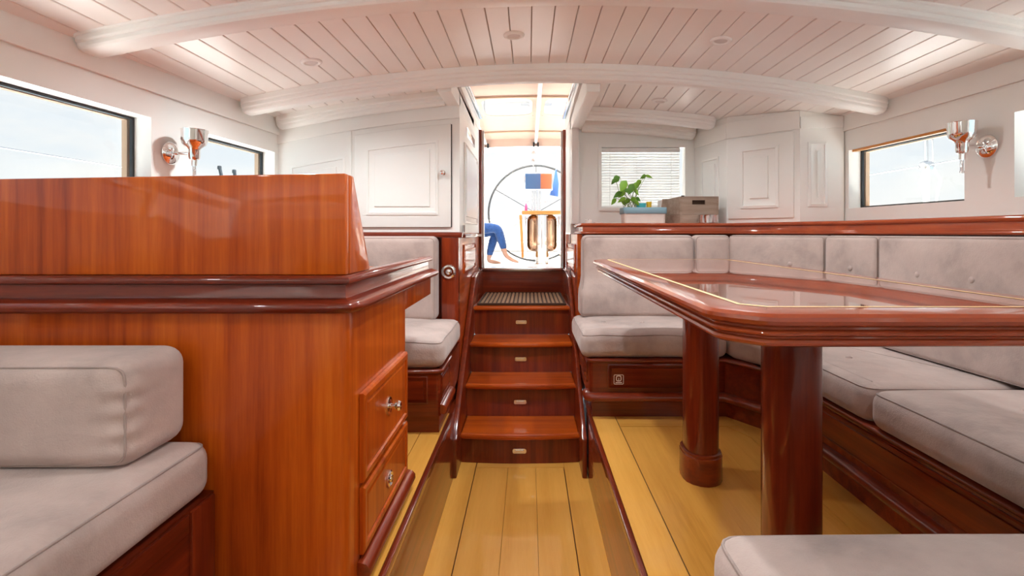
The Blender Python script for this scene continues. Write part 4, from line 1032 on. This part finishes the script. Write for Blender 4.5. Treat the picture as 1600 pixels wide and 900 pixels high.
# wooden crate: long face angled, short face towards the room with hand hole
cr_t = thing('wooden_crate', (1.0, 3.2, CZ), 'weathered grey wooden crate with hand hole on the counter', 'crate')
ang_c = 0.0
f0, f1, f2 = (0.938, 3.10), (1.148, 3.10), (0.865, 3.36)   # front left, front right, back left
zt_ = CZ+0.165
hole = (0.998, 1.078, CZ+0.116, CZ+0.142)
mbw = wall_grid([f0[0], f1[0]], [CZ+0.056, zt_], [hole], lambda u, v: (u, 3.125, v), lambda u, v: (u, 3.137, v))
part('front_board', mbw, 'crate_wood', cr_t, smooth=False)
part('front_board', MB().box(f0[0], f1[0], 3.125, 3.137, CZ, CZ+0.0545), 'crate_wood', cr_t, bevel=0.001, seg=1)
def side_board(p, q, z0, z1, z0b, z1b):
    return MB().hexa([(p[0],p[1],z0),(p[0]+0.012,p[1],z0),(q[0]+0.012,q[1],z0b),(q[0],q[1],z0b)], [(p[0],p[1],z1),(p[0]+0.012,p[1],z1),(q[0]+0.012,q[1],z1b),(q[0],q[1],z1b)])
part('side_board', side_board((0.926,3.128), f2, CZ+0.056, zt_, CZ+0.056, CZ+0.155), 'crate_wood', cr_t, smooth=False)
part('side_board', side_board((0.926,3.128), f2, CZ, CZ+0.0545, CZ, CZ+0.0545), 'crate_wood', cr_t, smooth=False)
part('side_board', side_board((1.1485,3.128), (1.09,3.36), CZ, zt_, CZ, zt_), 'crate_wood', cr_t, smooth=False)
part('back_board', MB().box(0.88, 1.09, 3.361, 3.373, CZ, zt_), 'crate_wood', cr_t, smooth=False)
part('bottom_board', MB().prism([(0.94,3.14),(1.146,3.14),(1.09,3.36),(0.88,3.36)], CZ+0.001, CZ+0.012), 'crate_wood', cr_t)
part('hole_shade_sheet', MB().box(0.945, 1.14, 3.15, 3.157, CZ+0.013, zt_-0.01), 'mat_brown', cr_t)  # dark sheet added behind the hand hole in place of inner shade
part('clasp', MB().box(0.934, 0.952, 3.128, 3.136, zt_, zt_+0.006), 'black_rubber', cr_t)
tn = thing('steel_bowl', (1.055, 3.045, CZ), 'small polished steel bowl in front of the wooden crate', 'bowl')
part('bowl', MB().lathe([(0.0003,0.0),(0.053,0.0),(0.058,0.003),(0.060,0.045),(0.061,0.049),(0.058,0.049),(0.057,0.045),(0.055,0.005),(0.0003,0.004)], 28, (1.072,3.058,CZ)), 'steel', tn, ang=50)
g = thing('tea_light', (0.345, 3.05, CZ), 'small white tea light at the left end of the counter', 'candle')
part('holder', MB().lathe([(0.0003,0.0),(0.020,0.0),(0.021,0.020),(0.018,0.020),(0.0003,0.018)], 18, (0.36,3.08,CZ)), 'planter_white', g, ang=50)
part('wick', MB().tube([(0.36,3.08,CZ+0.017),(0.361,3.08,CZ+0.026)], 0.0012, 5), 'black_rubber', g)
part('glass_coaster', MB().lathe([(0.0003,0.0),(0.024,0.0),(0.025,0.008),(0.0003,0.009)], 18, (0.42,3.10,CZ)), 'lens_white', None, label='low white coaster beside the tea light on the counter', cat='coaster')

# ------------------------------------------------------------------ cockpit
FZ = 0.77
cf = struct('floor_cockpit', MB().box(-1.7, 2.0, 4.06, 9.6, FZ-0.05, FZ), 'gelcoat', 'pale cockpit floor beyond the doorway', 'floor')
part('door_step', MB().box(HX0, HX1, 4.052, 4.10, FZ, 0.899), 'gelcoat', cf)
def seat_box(name, x0, x1, y0, y1, z, label): return part(name, MB().box(x0, x1, y0, y1, FZ, z), 'gelcoat', None, loc=((x0+x1)/2, (y0+y1)/2, FZ), bevel=0.03, seg=3, label=label, cat='bench')
seat_box('cockpit_bench', -1.65, -0.66, 5.2, 8.1, 1.03, 'white moulded cockpit bench under the seated person')
seat_box('cockpit_bench', 0.98, 1.9, 5.2, 8.1, 1.03, 'white moulded cockpit bench on the right side')
seat_box('cockpit_bench', -1.65, 1.9, 8.15, 9.3, 0.90, 'white moulded cockpit bench across the stern')
cg = 'cream cockpit cushions'
def ck_cushion(c, size, label, r=0.05, rot=0.0):
    t = thing('cockpit_cushion', (c[0], c[1], c[2]-size[2]/2), label, 'cushion', cg)
    part('cover', rounded_box(c, size, r, 6, None, rot), 'cream_vinyl', t, ang=180)
    hx, hy, hz = size[0]/2-0.012, size[1]/2-0.012, size[2]/2-0.012
    loop = [(c[0]+sx*hx, c[1]-hy, c[2]+sz*hz) for sx, sz in ((-1,-1),(1,-1),(1,1),(-1,1),(-1,-1))]
    part('piping', MB().tube(loop, 0.005, 6), 'planter_white', t)
ck_cushion((-1.15, 6.6, 1.08), (0.94, 2.7, 0.10), 'cream cushion the seated person sits on')
ck_cushion((1.45, 6.6, 1.08), (0.9, 2.7, 0.10), 'cream cushion on the right cockpit bench')
ck_cushion((-0.75, 8.6, 0.98), (1.75, 0.8, 0.15), 'cream seat cushion on the stern bench left of the wheel')
ck_cushion((0.98, 8.6, 0.98), (1.65, 0.8, 0.15), 'cream seat cushion on the stern bench right of the wheel')
ck_cushion((-0.72, 9.0, 1.24), (1.70, 0.16, 0.38), 'cream backrest cushion behind the steering wheel')
ck_cushion((1.0, 9.0, 1.24), (1.6, 0.16, 0.38), 'cream backrest cushion right of the steering wheel')

# binnacle table
bt = thing('cockpit_table', (0.18, 7.0, FZ), 'polished steel cockpit pedestal with folding orange teak leaves', 'table')
part('drum', rounded_box((0.18, 7.0, 1.20), (0.40, 0.34, 0.50), 0.09, 6, None, 0, 4), 'steel_wood_reflection', bt, ang=180)
part('column', MB().lathe([(0.12,FZ),(0.12,FZ+0.02),(0.088,FZ+0.03),(0.085,1.44)], 24, (0.18, 6.86, 0)), 'chrome', bt, ang=40)
part('table_top', MB().prism(round_poly([(-0.09,6.78),(0.45,6.78),(0.45,7.22),(-0.09,7.22)], 0.05, 4), 1.445, 1.495), 'teak_x', bt, bevel=0.012)
part('leaf', MB().hexa([(-0.095,6.76,0.87),(-0.06,6.76,0.87),(-0.06,7.24,0.87),(-0.095,7.24,0.87)], [(-0.125,6.76,1.44),(-0.09,6.76,1.44),(-0.09,7.24,1.44),(-0.125,7.24,1.44)]), 'teak_z', bt, bevel=0.01)
part('leaf', MB().hexa([(0.43,6.76,0.87),(0.465,6.76,0.87),(0.465,7.24,0.87),(0.43,7.24,0.87)], [(0.445,6.76,1.44),(0.48,6.76,1.44),(0.48,7.24,1.44),(0.445,7.24,1.44)]), 'teak_z', bt, bevel=0.01)
part('louvre', MB().box(-0.052, -0.03, 6.80, 6.86, 0.95, 1.42), 'steel', bt, bevel=0.004)
part('louvre', MB().box(0.39, 0.415, 6.80, 6.86, 0.95, 1.42), 'steel', bt, bevel=0.004)
np2 = thing('chart_plotter', (0.13, 7.05, 1.495), 'chart plotter screen on steel posts above the cockpit table', 'screen')
for x in (0.055, 0.10, 0.155): part('post', MB().tube([(x, 7.05, 1.495), (x, 7.05, 1.80)], 0.014 if x != 0.10 else 0.02, 10), 'chrome', np2)
part('housing', MB().box(-0.06, 0.33, 7.0, 7.06, 1.785, 2.025), 'steel', np2, bevel=0.01)
part('screen', MB().box(-0.045, 0.315, 6.994, 6.999, 1.80, 2.01), 'screen_reflection', np2, smooth=False)
part('tray', MB().box(-0.09, 0.03, 6.98, 7.10, 1.615, 1.63), 'steel', np2, bevel=0.004)
part('tray', MB().box(0.19, 0.31, 6.98, 7.10, 1.615, 1.63), 'steel', np2, bevel=0.004)
part('tray_handle', MB().tube([(0.0,6.98,1.63),(0.01,6.98,1.665),(0.05,6.98,1.67)], 0.006, 6), 'steel', np2)
part('pink_bottle', MB().lathe([(0.0003,0.0),(0.018,0.0),(0.018,0.07),(0.008,0.085),(0.008,0.10),(0.0003,0.10)], 12, (-0.035, 6.92, 1.4955)), 'pink_plastic', None, label='small pink bottle on the cockpit table', cat='bottle')
# steering wheel
sw = thing('steering_wheel', (0.10, 7.6, FZ), 'large thin steering wheel behind the cockpit table', 'wheel')
WC = Vector((0.11, 7.6, 1.495)); WR = 0.705
pth = [(WC.x+WR*math.cos(2*PI*k/64), WC.y, WC.z+WR*math.sin(2*PI*k/64)) for k in range(65)]
part('rim', MB().tube(pth, 0.014, 8, cap=False), 'wheel_leather', sw, ang=180)
part('hub', MB().lathe([(0.0003,-0.04),(0.05,-0.03),(0.06,0.0),(0.06,0.06),(0.0003,0.06)], 20, tuple(WC), 'y'), 'chrome', sw, ang=40)
for k in range(6):
    a = PI/6 + k*PI/3
    part('spoke', MB().tube([tuple(WC+Vector((math.cos(a), 0, math.sin(a)))*0.05), tuple(WC+Vector((math.cos(a), 0, math.sin(a)))*WR)], 0.005, 6), 'wheel_leather', sw)
part('pedestal', MB().lathe([(0.10,FZ),(0.10,FZ+0.03),(0.06,FZ+0.06),(0.05,1.50),(0.0003,1.52)], 18, (0.11, 7.75, 0)), 'gelcoat', sw, ang=40)
# rolled blue cloth hanging by the table
bc = thing('blue_cloth', (0.36, 7.3, 1.5), 'blue cloth hanging beside the chart plotter', 'cloth')
part('cloth', MB().add([(0.30,7.3,1.74),(0.42,7.3,1.72),(0.43,7.31,1.90),(0.40,7.3,2.10),(0.38,7.3,2.10),(0.34,7.29,1.86),
     (0.30,7.33,1.74),(0.42,7.33,1.72),(0.43,7.34,1.90),(0.40,7.33,2.10),(0.38,7.33,2.10),(0.34,7.32,1.86)],
     [(0,1,2,5),(5,2,3,4),(11,8,7,6),(10,9,8,11),(0,6,7,1),(1,7,8,2),(2,8,9,3),(3,9,10,4),(4,10,11,5),(5,11,6,0)]), 'blue_cloth', bc, bevel=0.006)
part('cord', MB().tube([(0.39,7.315,2.09),(0.40,7.3,2.545)], 0.004, 6), 'rope_white', bc)

# canopy
zcan = lambda x, y: 2.33 - 0.045*(x-0.1)**2 - 0.012*(y-4)
cn = thing('canopy', (0.1, 4.7, 2.3), 'peach canvas cockpit canopy with clear rounded windows', 'canopy')
h1, h2 = (-0.42, 0.045, 4.26, 4.88), (0.125, 0.59, 4.26, 4.88)
uc = [-0.82 + 1.80*i/16 for i in range(17)]; us = [-1.7 + 3.68*i/24 for i in range(25)]; vs2 = [2.3, 3.1, 3.9, 4.22, 5.0, 5.5, 6.0]
part('canvas', wall_grid(uc, vs2, [h1, h2], lambda u, v: (u, v, zcan(u, v)), lambda u, v: (u, v, zcan(u, v)+0.004)), 'canvas', cn, ang=60)
for h in (h1, h2):
    def per(r_, seg_):
        return round_poly([(h[0],h[2]),(h[1],h[2]),(h[1],h[3]),(h[0],h[3])], r_, seg_)
    inner = round_poly([(h[0]+0.015,h[2]+0.015),(h[1]-0.015,h[2]+0.015),(h[1]-0.015,h[3]-0.015),(h[0]+0.015,h[3]-0.015)], 0.14, 6)
    c0 = ((h[0]+h[1])/2, (h[2]+h[3])/2); outer = []
    for (x, y) in inner:
        dx, dy = x-c0[0], y-c0[1]; kx = (h[1]-h[0])/2/max(abs(dx), 1e-6); ky = (h[3]-h[2])/2/max(abs(dy), 1e-6); k = min(kx, ky)
        outer.append((c0[0]+dx*k, c0[1]+dy*k))
    n = len(inner)
    part('window_border', MB().add([(x,y,zcan(x,y)-0.001) for x,y in outer]+[(x,y,zcan(x,y)-0.001) for x,y in inner]+[(x,y,zcan(x,y)+0.003) for x,y in outer]+[(x,y,zcan(x,y)+0.003) for x,y in inner],
         [(i,(i+1)%n,n+(i+1)%n,n+i) for i in range(n)]+[(2*n+i,3*n+i,3*n+(i+1)%n,2*n+(i+1)%n) for i in range(n)]+[(n+i,n+(i+1)%n,3*n+(i+1)%n,3*n+i) for i in range(n)]), 'canvas', cn)
    nx5 = 5; xs5 = [h[0]+0.01+(h[1]-h[0]-0.02)*i/nx5 for i in range(nx5+1)]
    part('clear_panel', wall_grid(xs5, [h[2]+0.01, h[3]-0.01], [], lambda u, v: (u, v, zcan(u, v)+0.0045), lambda u, v: (u, v, zcan(u, v)+0.006)), 'clear_plastic', cn)
for y in (4.19, 5.55):
    part('bow_tube', MB().tube([(x, y, zcan(x, y)-0.012) for x in uc], 0.009, 8), 'canvas_seam', cn)
part('hem', wall_grid(uc, [0.0, 1.0], [], lambda u, v: (u, 6.0, zcan(u, 6.0)-0.09*(1-v)), lambda u, v: (u, 6.006, zcan(u, 6.0)-0.09*(1-v))), 'canvas', cn, ang=60)
for x in (0.085, -0.50, 0.72):
    tb_ = part('strut', MB().tube([(x, 2.4, zcan(x, 2.4)-0.045), (x, 5.98, zcan(x, 5.98)-0.045)], 0.017, 10), 'gelcoat', cn)
    part('end_fitting', MB().box(x-0.035, x-0.015, 5.96, 6.0, zcan(x, 5.98)-0.10, zcan(x, 5.98)-0.05), 'black_rubber', tb_)
    part('end_fitting', MB().box(x+0.015, x+0.035, 5.96, 6.0, zcan(x, 5.98)-0.10, zcan(x, 5.98)-0.05), 'black_rubber', tb_)
for x in (-0.80, 0.96):
    for y in (4.6, 5.15): part('support_post', MB().tube([(x, y, FZ), (x, y, zcan(x, y)-0.002)], 0.016, 8), 'steel', cn)
bm_ = thing('added_awning', (0.15, 7.1, 2.5), 'added white canvas awning shading the stern of the cockpit', 'awning')  # added to keep direct sun off the person and cockpit table
zb2 = lambda x, y: 2.55 - 0.04*(x-0.1)**2
part('canvas', wall_grid(us, [6.1, 6.8, 7.5, 8.3], [], lambda u, v: (u, v, zb2(u, v)), lambda u, v: (u, v, zb2(u, v)+0.004)), 'slat_white', bm_, ang=60)
for y in (6.12, 8.28): part('bow_tube', MB().tube([(x, y, zb2(x, y)-0.016) for x in us], 0.013, 8), 'gelcoat', bm_)
for x in (us[0], us[-1]):
    for y in (6.12, 8.28): part('support_post', MB().tube([(x, y, FZ), (x, y, zb2(x, y)-0.01)], 0.014, 8), 'steel', bm_)
bk2 = thing('sheet_block', (0.06, 5.98, 2.05), 'small rope block hanging under the canopy edge', 'block')
part('line', MB().tube([(0.06,5.98,2.20),(0.055,5.98,1.98)], 0.006, 6), 'rope_white', bk2)
part('pulley', MB().lathe([(0.0003,-0.012),(0.022,-0.012),(0.026,0.0),(0.022,0.012),(0.0003,0.012)], 14, (0.057,5.98,2.14), 'y'), 'steel', bk2)
part('pulley', MB().lathe([(0.0003,-0.010),(0.018,-0.010),(0.021,0.0),(0.018,0.010),(0.0003,0.010)], 14, (0.055,5.98,2.05), 'y'), 'steel', bk2)

# seated person, legs showing in the doorway
def skin_mesh(name, joints, edges, mat, parent, root=0, sub=2):
    O = ORIG[parent.name] if parent else Vector((0,0,0))
    me = bpy.data.meshes.new(name)
    me.from_pydata([tuple(Vector(p[:3])-O) for p in joints], edges, [])
    o = bpy.data.objects.new(name, me); COL.objects.link(o)
    if parent: o.parent = parent
    md = o.modifiers.new('skin', 'SKIN'); md.use_smooth_shade = True
    for i, p in enumerate(joints):
        me.skin_vertices[0].data[i].radius = (p[3], p[4] if len(p) > 4 else p[3])
        me.skin_vertices[0].data[i].use_root = (i == root)
    sb = o.modifiers.new('subdivision', 'SUBSURF'); sb.levels = sub; sb.render_levels = sub
    me.materials.append(MATS[mat]); ORIG[o.name] = O
    return o
pr = thing('person', (-0.9, 6.95, 1.13), 'barefoot person in blue jeans with crossed legs sitting in the cockpit', 'person')
Yp = 6.98
body = [(-1.00,Yp,1.24,0.12),(-1.03,Yp,1.40,0.12),(-1.05,Yp,1.60,0.13),(-1.05,Yp,1.72,0.09),(-1.04,Yp,1.79,0.052),(-1.02,Yp,1.86,0.06),(-1.01,Yp,1.94,0.085),(-1.02,Yp,2.02,0.06),
        (-0.95,Yp-0.09,1.24,0.085),(-0.42,Yp-0.06,1.265,0.058),(-0.325,Yp-0.05,0.935,0.036),(-0.30,Yp-0.05,0.885,0.032),(-0.225,Yp-0.055,0.835,0.028),(-0.165,Yp-0.06,0.812,0.018),
        (-0.95,Yp+0.09,1.23,0.085),(-0.46,Yp+0.06,1.20,0.058),(-0.545,Yp+0.05,0.86,0.036),(-0.55,Yp+0.05,0.815,0.032),(-0.47,Yp+0.045,0.80,0.028),(-0.41,Yp+0.04,0.795,0.018),
        (-1.05,Yp-0.19,1.68,0.055),(-1.02,Yp-0.24,1.42,0.042),(-0.80,Yp-0.20,1.36,0.032),(-0.74,Yp-0.19,1.355,0.03),(-0.67,Yp-0.185,1.35,0.022),
        (-1.05,Yp+0.19,1.68,0.055),(-1.02,Yp+0.24,1.42,0.042),(-0.80,Yp+0.20,1.33,0.032),(-0.74,Yp+0.19,1.32,0.03),(-0.67,Yp+0.185,1.315,0.022)]
be = [(0,1),(1,2),(2,3),(3,4),(4,5),(5,6),(6,7),(0,8),(8,9),(9,10),(10,11),(11,12),(12,13),(0,14),(14,15),(15,16),(16,17),(17,18),(18,19),
      (3,20),(20,21),(21,22),(22,23),(23,24),(3,25),(25,26),(26,27),(27,28),(28,29)]
for s0, base in ((-1, 24), (1, 29)):                     # fingers and thumb
    bx_, by_, bz_ = body[base][:3]
    body_n = body[base-1]
    for k, (dy, ln) in enumerate(((-0.026, 0.05), (-0.009, 0.06), (0.009, 0.057), (0.026, 0.045))):
        i0 = len(body); body += [(bx_+0.02, by_+dy, bz_, 0.009), (bx_+0.02+ln*0.6, by_+dy*1.1, bz_-0.012, 0.008), (bx_+0.02+ln, by_+dy*1.1, bz_-0.035, 0.007)]
        be += [(base, i0), (i0, i0+1), (i0+1, i0+2)]
    i0 = len(body); body += [(body_n[0]+0.02, by_-s0*0.035, bz_-0.005, 0.010), (body_n[0]+0.055, by_-s0*0.05, bz_-0.02, 0.008)]
    be += [(base-1, i0), (i0, i0+1)]
for base, sg in ((13, 1), (19, 1)):                      # toes
    bx_, by_, bz_ = body[base][:3]
    for k, (dy, ln) in enumerate(((-0.028, 0.03), (-0.010, 0.026), (0.006, 0.023), (0.022, 0.018))):
        i0 = len(body); body += [(bx_+ln, by_+dy, bz_-0.006, 0.010 if k == 0 else 0.008)]; be += [(base, i0)]
bd = skin_mesh('body', body, be, 'skin', pr)
jeans = [(-1.00,Yp,1.25,0.135),(-1.03,Yp,1.38,0.13),(-0.94,Yp-0.09,1.24,0.098),(-0.68,Yp-0.075,1.265,0.086),(-0.42,Yp-0.06,1.265,0.074),(-0.375,Yp-0.055,1.13,0.062),(-0.33,Yp-0.05,0.965,0.046),
         (-0.94,Yp+0.09,1.23,0.098),(-0.68,Yp+0.075,1.22,0.084),(-0.46,Yp+0.06,1.20,0.072),(-0.50,Yp+0.055,1.05,0.060),(-0.545,Yp+0.05,0.875,0.047)]
skin_mesh('jeans', jeans, [(0,1),(0,2),(2,3),(3,4),(4,5),(5,6),(0,7),(7,8),(8,9),(9,10),(10,11)], 'denim', pr)
shirt = [(-1.03,Yp,1.37,0.14),(-1.05,Yp,1.58,0.145),(-1.05,Yp,1.73,0.10),(-1.05,Yp-0.19,1.68,0.07),(-1.03,Yp-0.23,1.50,0.06),(-1.05,Yp+0.19,1.68,0.07),(-1.03,Yp+0.23,1.50,0.06)]
skin_mesh('shirt', shirt, [(0,1),(1,2),(2,3),(3,4),(2,5),(5,6)], 'dark_shirt', pr)
part('hair', rounded_box((-1.045, Yp, 2.0), (0.20, 0.20, 0.20), 0.095, 6), 'hair', pr, ang=180)
for dy in (-0.032, 0.032): part('eye', rounded_box((-0.922, Yp+dy, 1.945), (0.016, 0.024, 0.014), 0.006, 4), 'black_rubber', pr)
part('nose', rounded_box((-0.918, Yp, 1.92), (0.03, 0.022, 0.045), 0.009, 4), 'skin', pr)
part('mouth', rounded_box((-0.925, Yp, 1.875), (0.012, 0.045, 0.012), 0.005, 4), 'pink_plastic', pr)

# ------------------------------------------------------------------ outside the windows
def lifeline(x, y0, y1, z, label):
    t = thing('lifeline', (x, (y0+y1)/2, z-0.6), label, 'wire')
    part('cable', MB().tube([(x, y0, z), (x, y1, z)], 0.0045, 6), 'steel', t)
    for y in (y0, y1): part('stanchion', MB().tube([(x, y, z-0.75), (x, y, z+0.01)], 0.012, 8), 'steel', t)
lifeline(-2.2, 0.3, 4.2, 1.556, 'thin steel lifeline crossing the left window')
lifeline(2.42, 0.4, 4.4, 1.612, 'thin steel lifeline crossing the right window')
sd = thing('shroud', (2.40, 3.09, 0.8), 'white covered rigging shroud standing outside the right window', 'rigging')
part('wire', MB().tube([(2.40,3.09,1.60),(2.37,3.09,5.5)], 0.010, 8), 'steel', sd)
part('wire', MB().tube([(2.44,3.09,1.60),(2.405,3.09,5.5)], 0.004, 6), 'steel', sd)
part('cover', MB().tube([(2.40,3.09,0.8),(2.40,3.09,1.50),(2.40,3.09,1.615)], [0.016,0.016,0.022], 10), 'rope_white', sd)
part('turnbuckle', MB().lathe([(0.0003,0.0),(0.034,0.0),(0.040,0.02),(0.034,0.045),(0.012,0.055),(0.0003,0.055)], 14, (2.40,3.09,1.58)), 'steel', sd, ang=40)
part('rope_tail', MB().tube([(2.43,3.08,1.60),(2.47,3.07,1.52),(2.445,3.07,1.40),(2.47,3.07,1.2),(2.47,3.07,0.85)], 0.006, 6), 'rope_white', sd)
part('rope_tail', MB().tube([(2.38,3.08,1.58),(2.345,3.07,1.50),(2.375,3.07,1.42)], 0.006, 6), 'rope_white', sd)
for i, (px, dx, lb) in enumerate(((343, 0.16, 'taller dark pole slanting outside the left window'), (366, 0.12, 'shorter dark pole slanting outside the left window'))):
    x, y, z = PX(px, 261 if i == 0 else 267, 9.0)
    po = thing('pole', (x+0.5, y, -0.9), lb, 'pole', 'poles outside the left window')
    part('shaft', MB().tube([(x+dx*4.5, y, -1.0), (x, y, z)], 0.028, 10), 'dark_pole', po)
    part('cap', MB().lathe([(0.0003,0.03),(0.03,0.02),(0.034,0.0),(0.034,-0.04)], 10, (x, y, z)), 'dark_pole', po)
# side decks, hull sides
dk = struct('deck_left', MB().prism([(-2.35,-1.5),(XL(-1.5)-TH-0.03,-1.5),(XL(4)-TH-0.03,4.0),(-1.72,4.0),(-1.72,9.6),(-2.2,9.6)], 0.55, 0.80), 'gelcoat', 'pale side deck outside the left windows', 'deck')
dk = struct('deck_right', MB().prism([(XR(-1.5)+TH+0.03,-1.5),(2.62,-1.5),(2.55,9.6),(2.02,9.6),(2.02,4.0),(XR(3.56)+TH+0.03,3.56)], 0.55, 0.80), 'gelcoat', 'pale side deck outside the right windows', 'deck')
struct('deck_front', MB().box(-2.3, 2.6, -7.0, YF-0.085, 0.55, 0.80), 'gelcoat', 'pale foredeck outside the forward windows', 'deck')
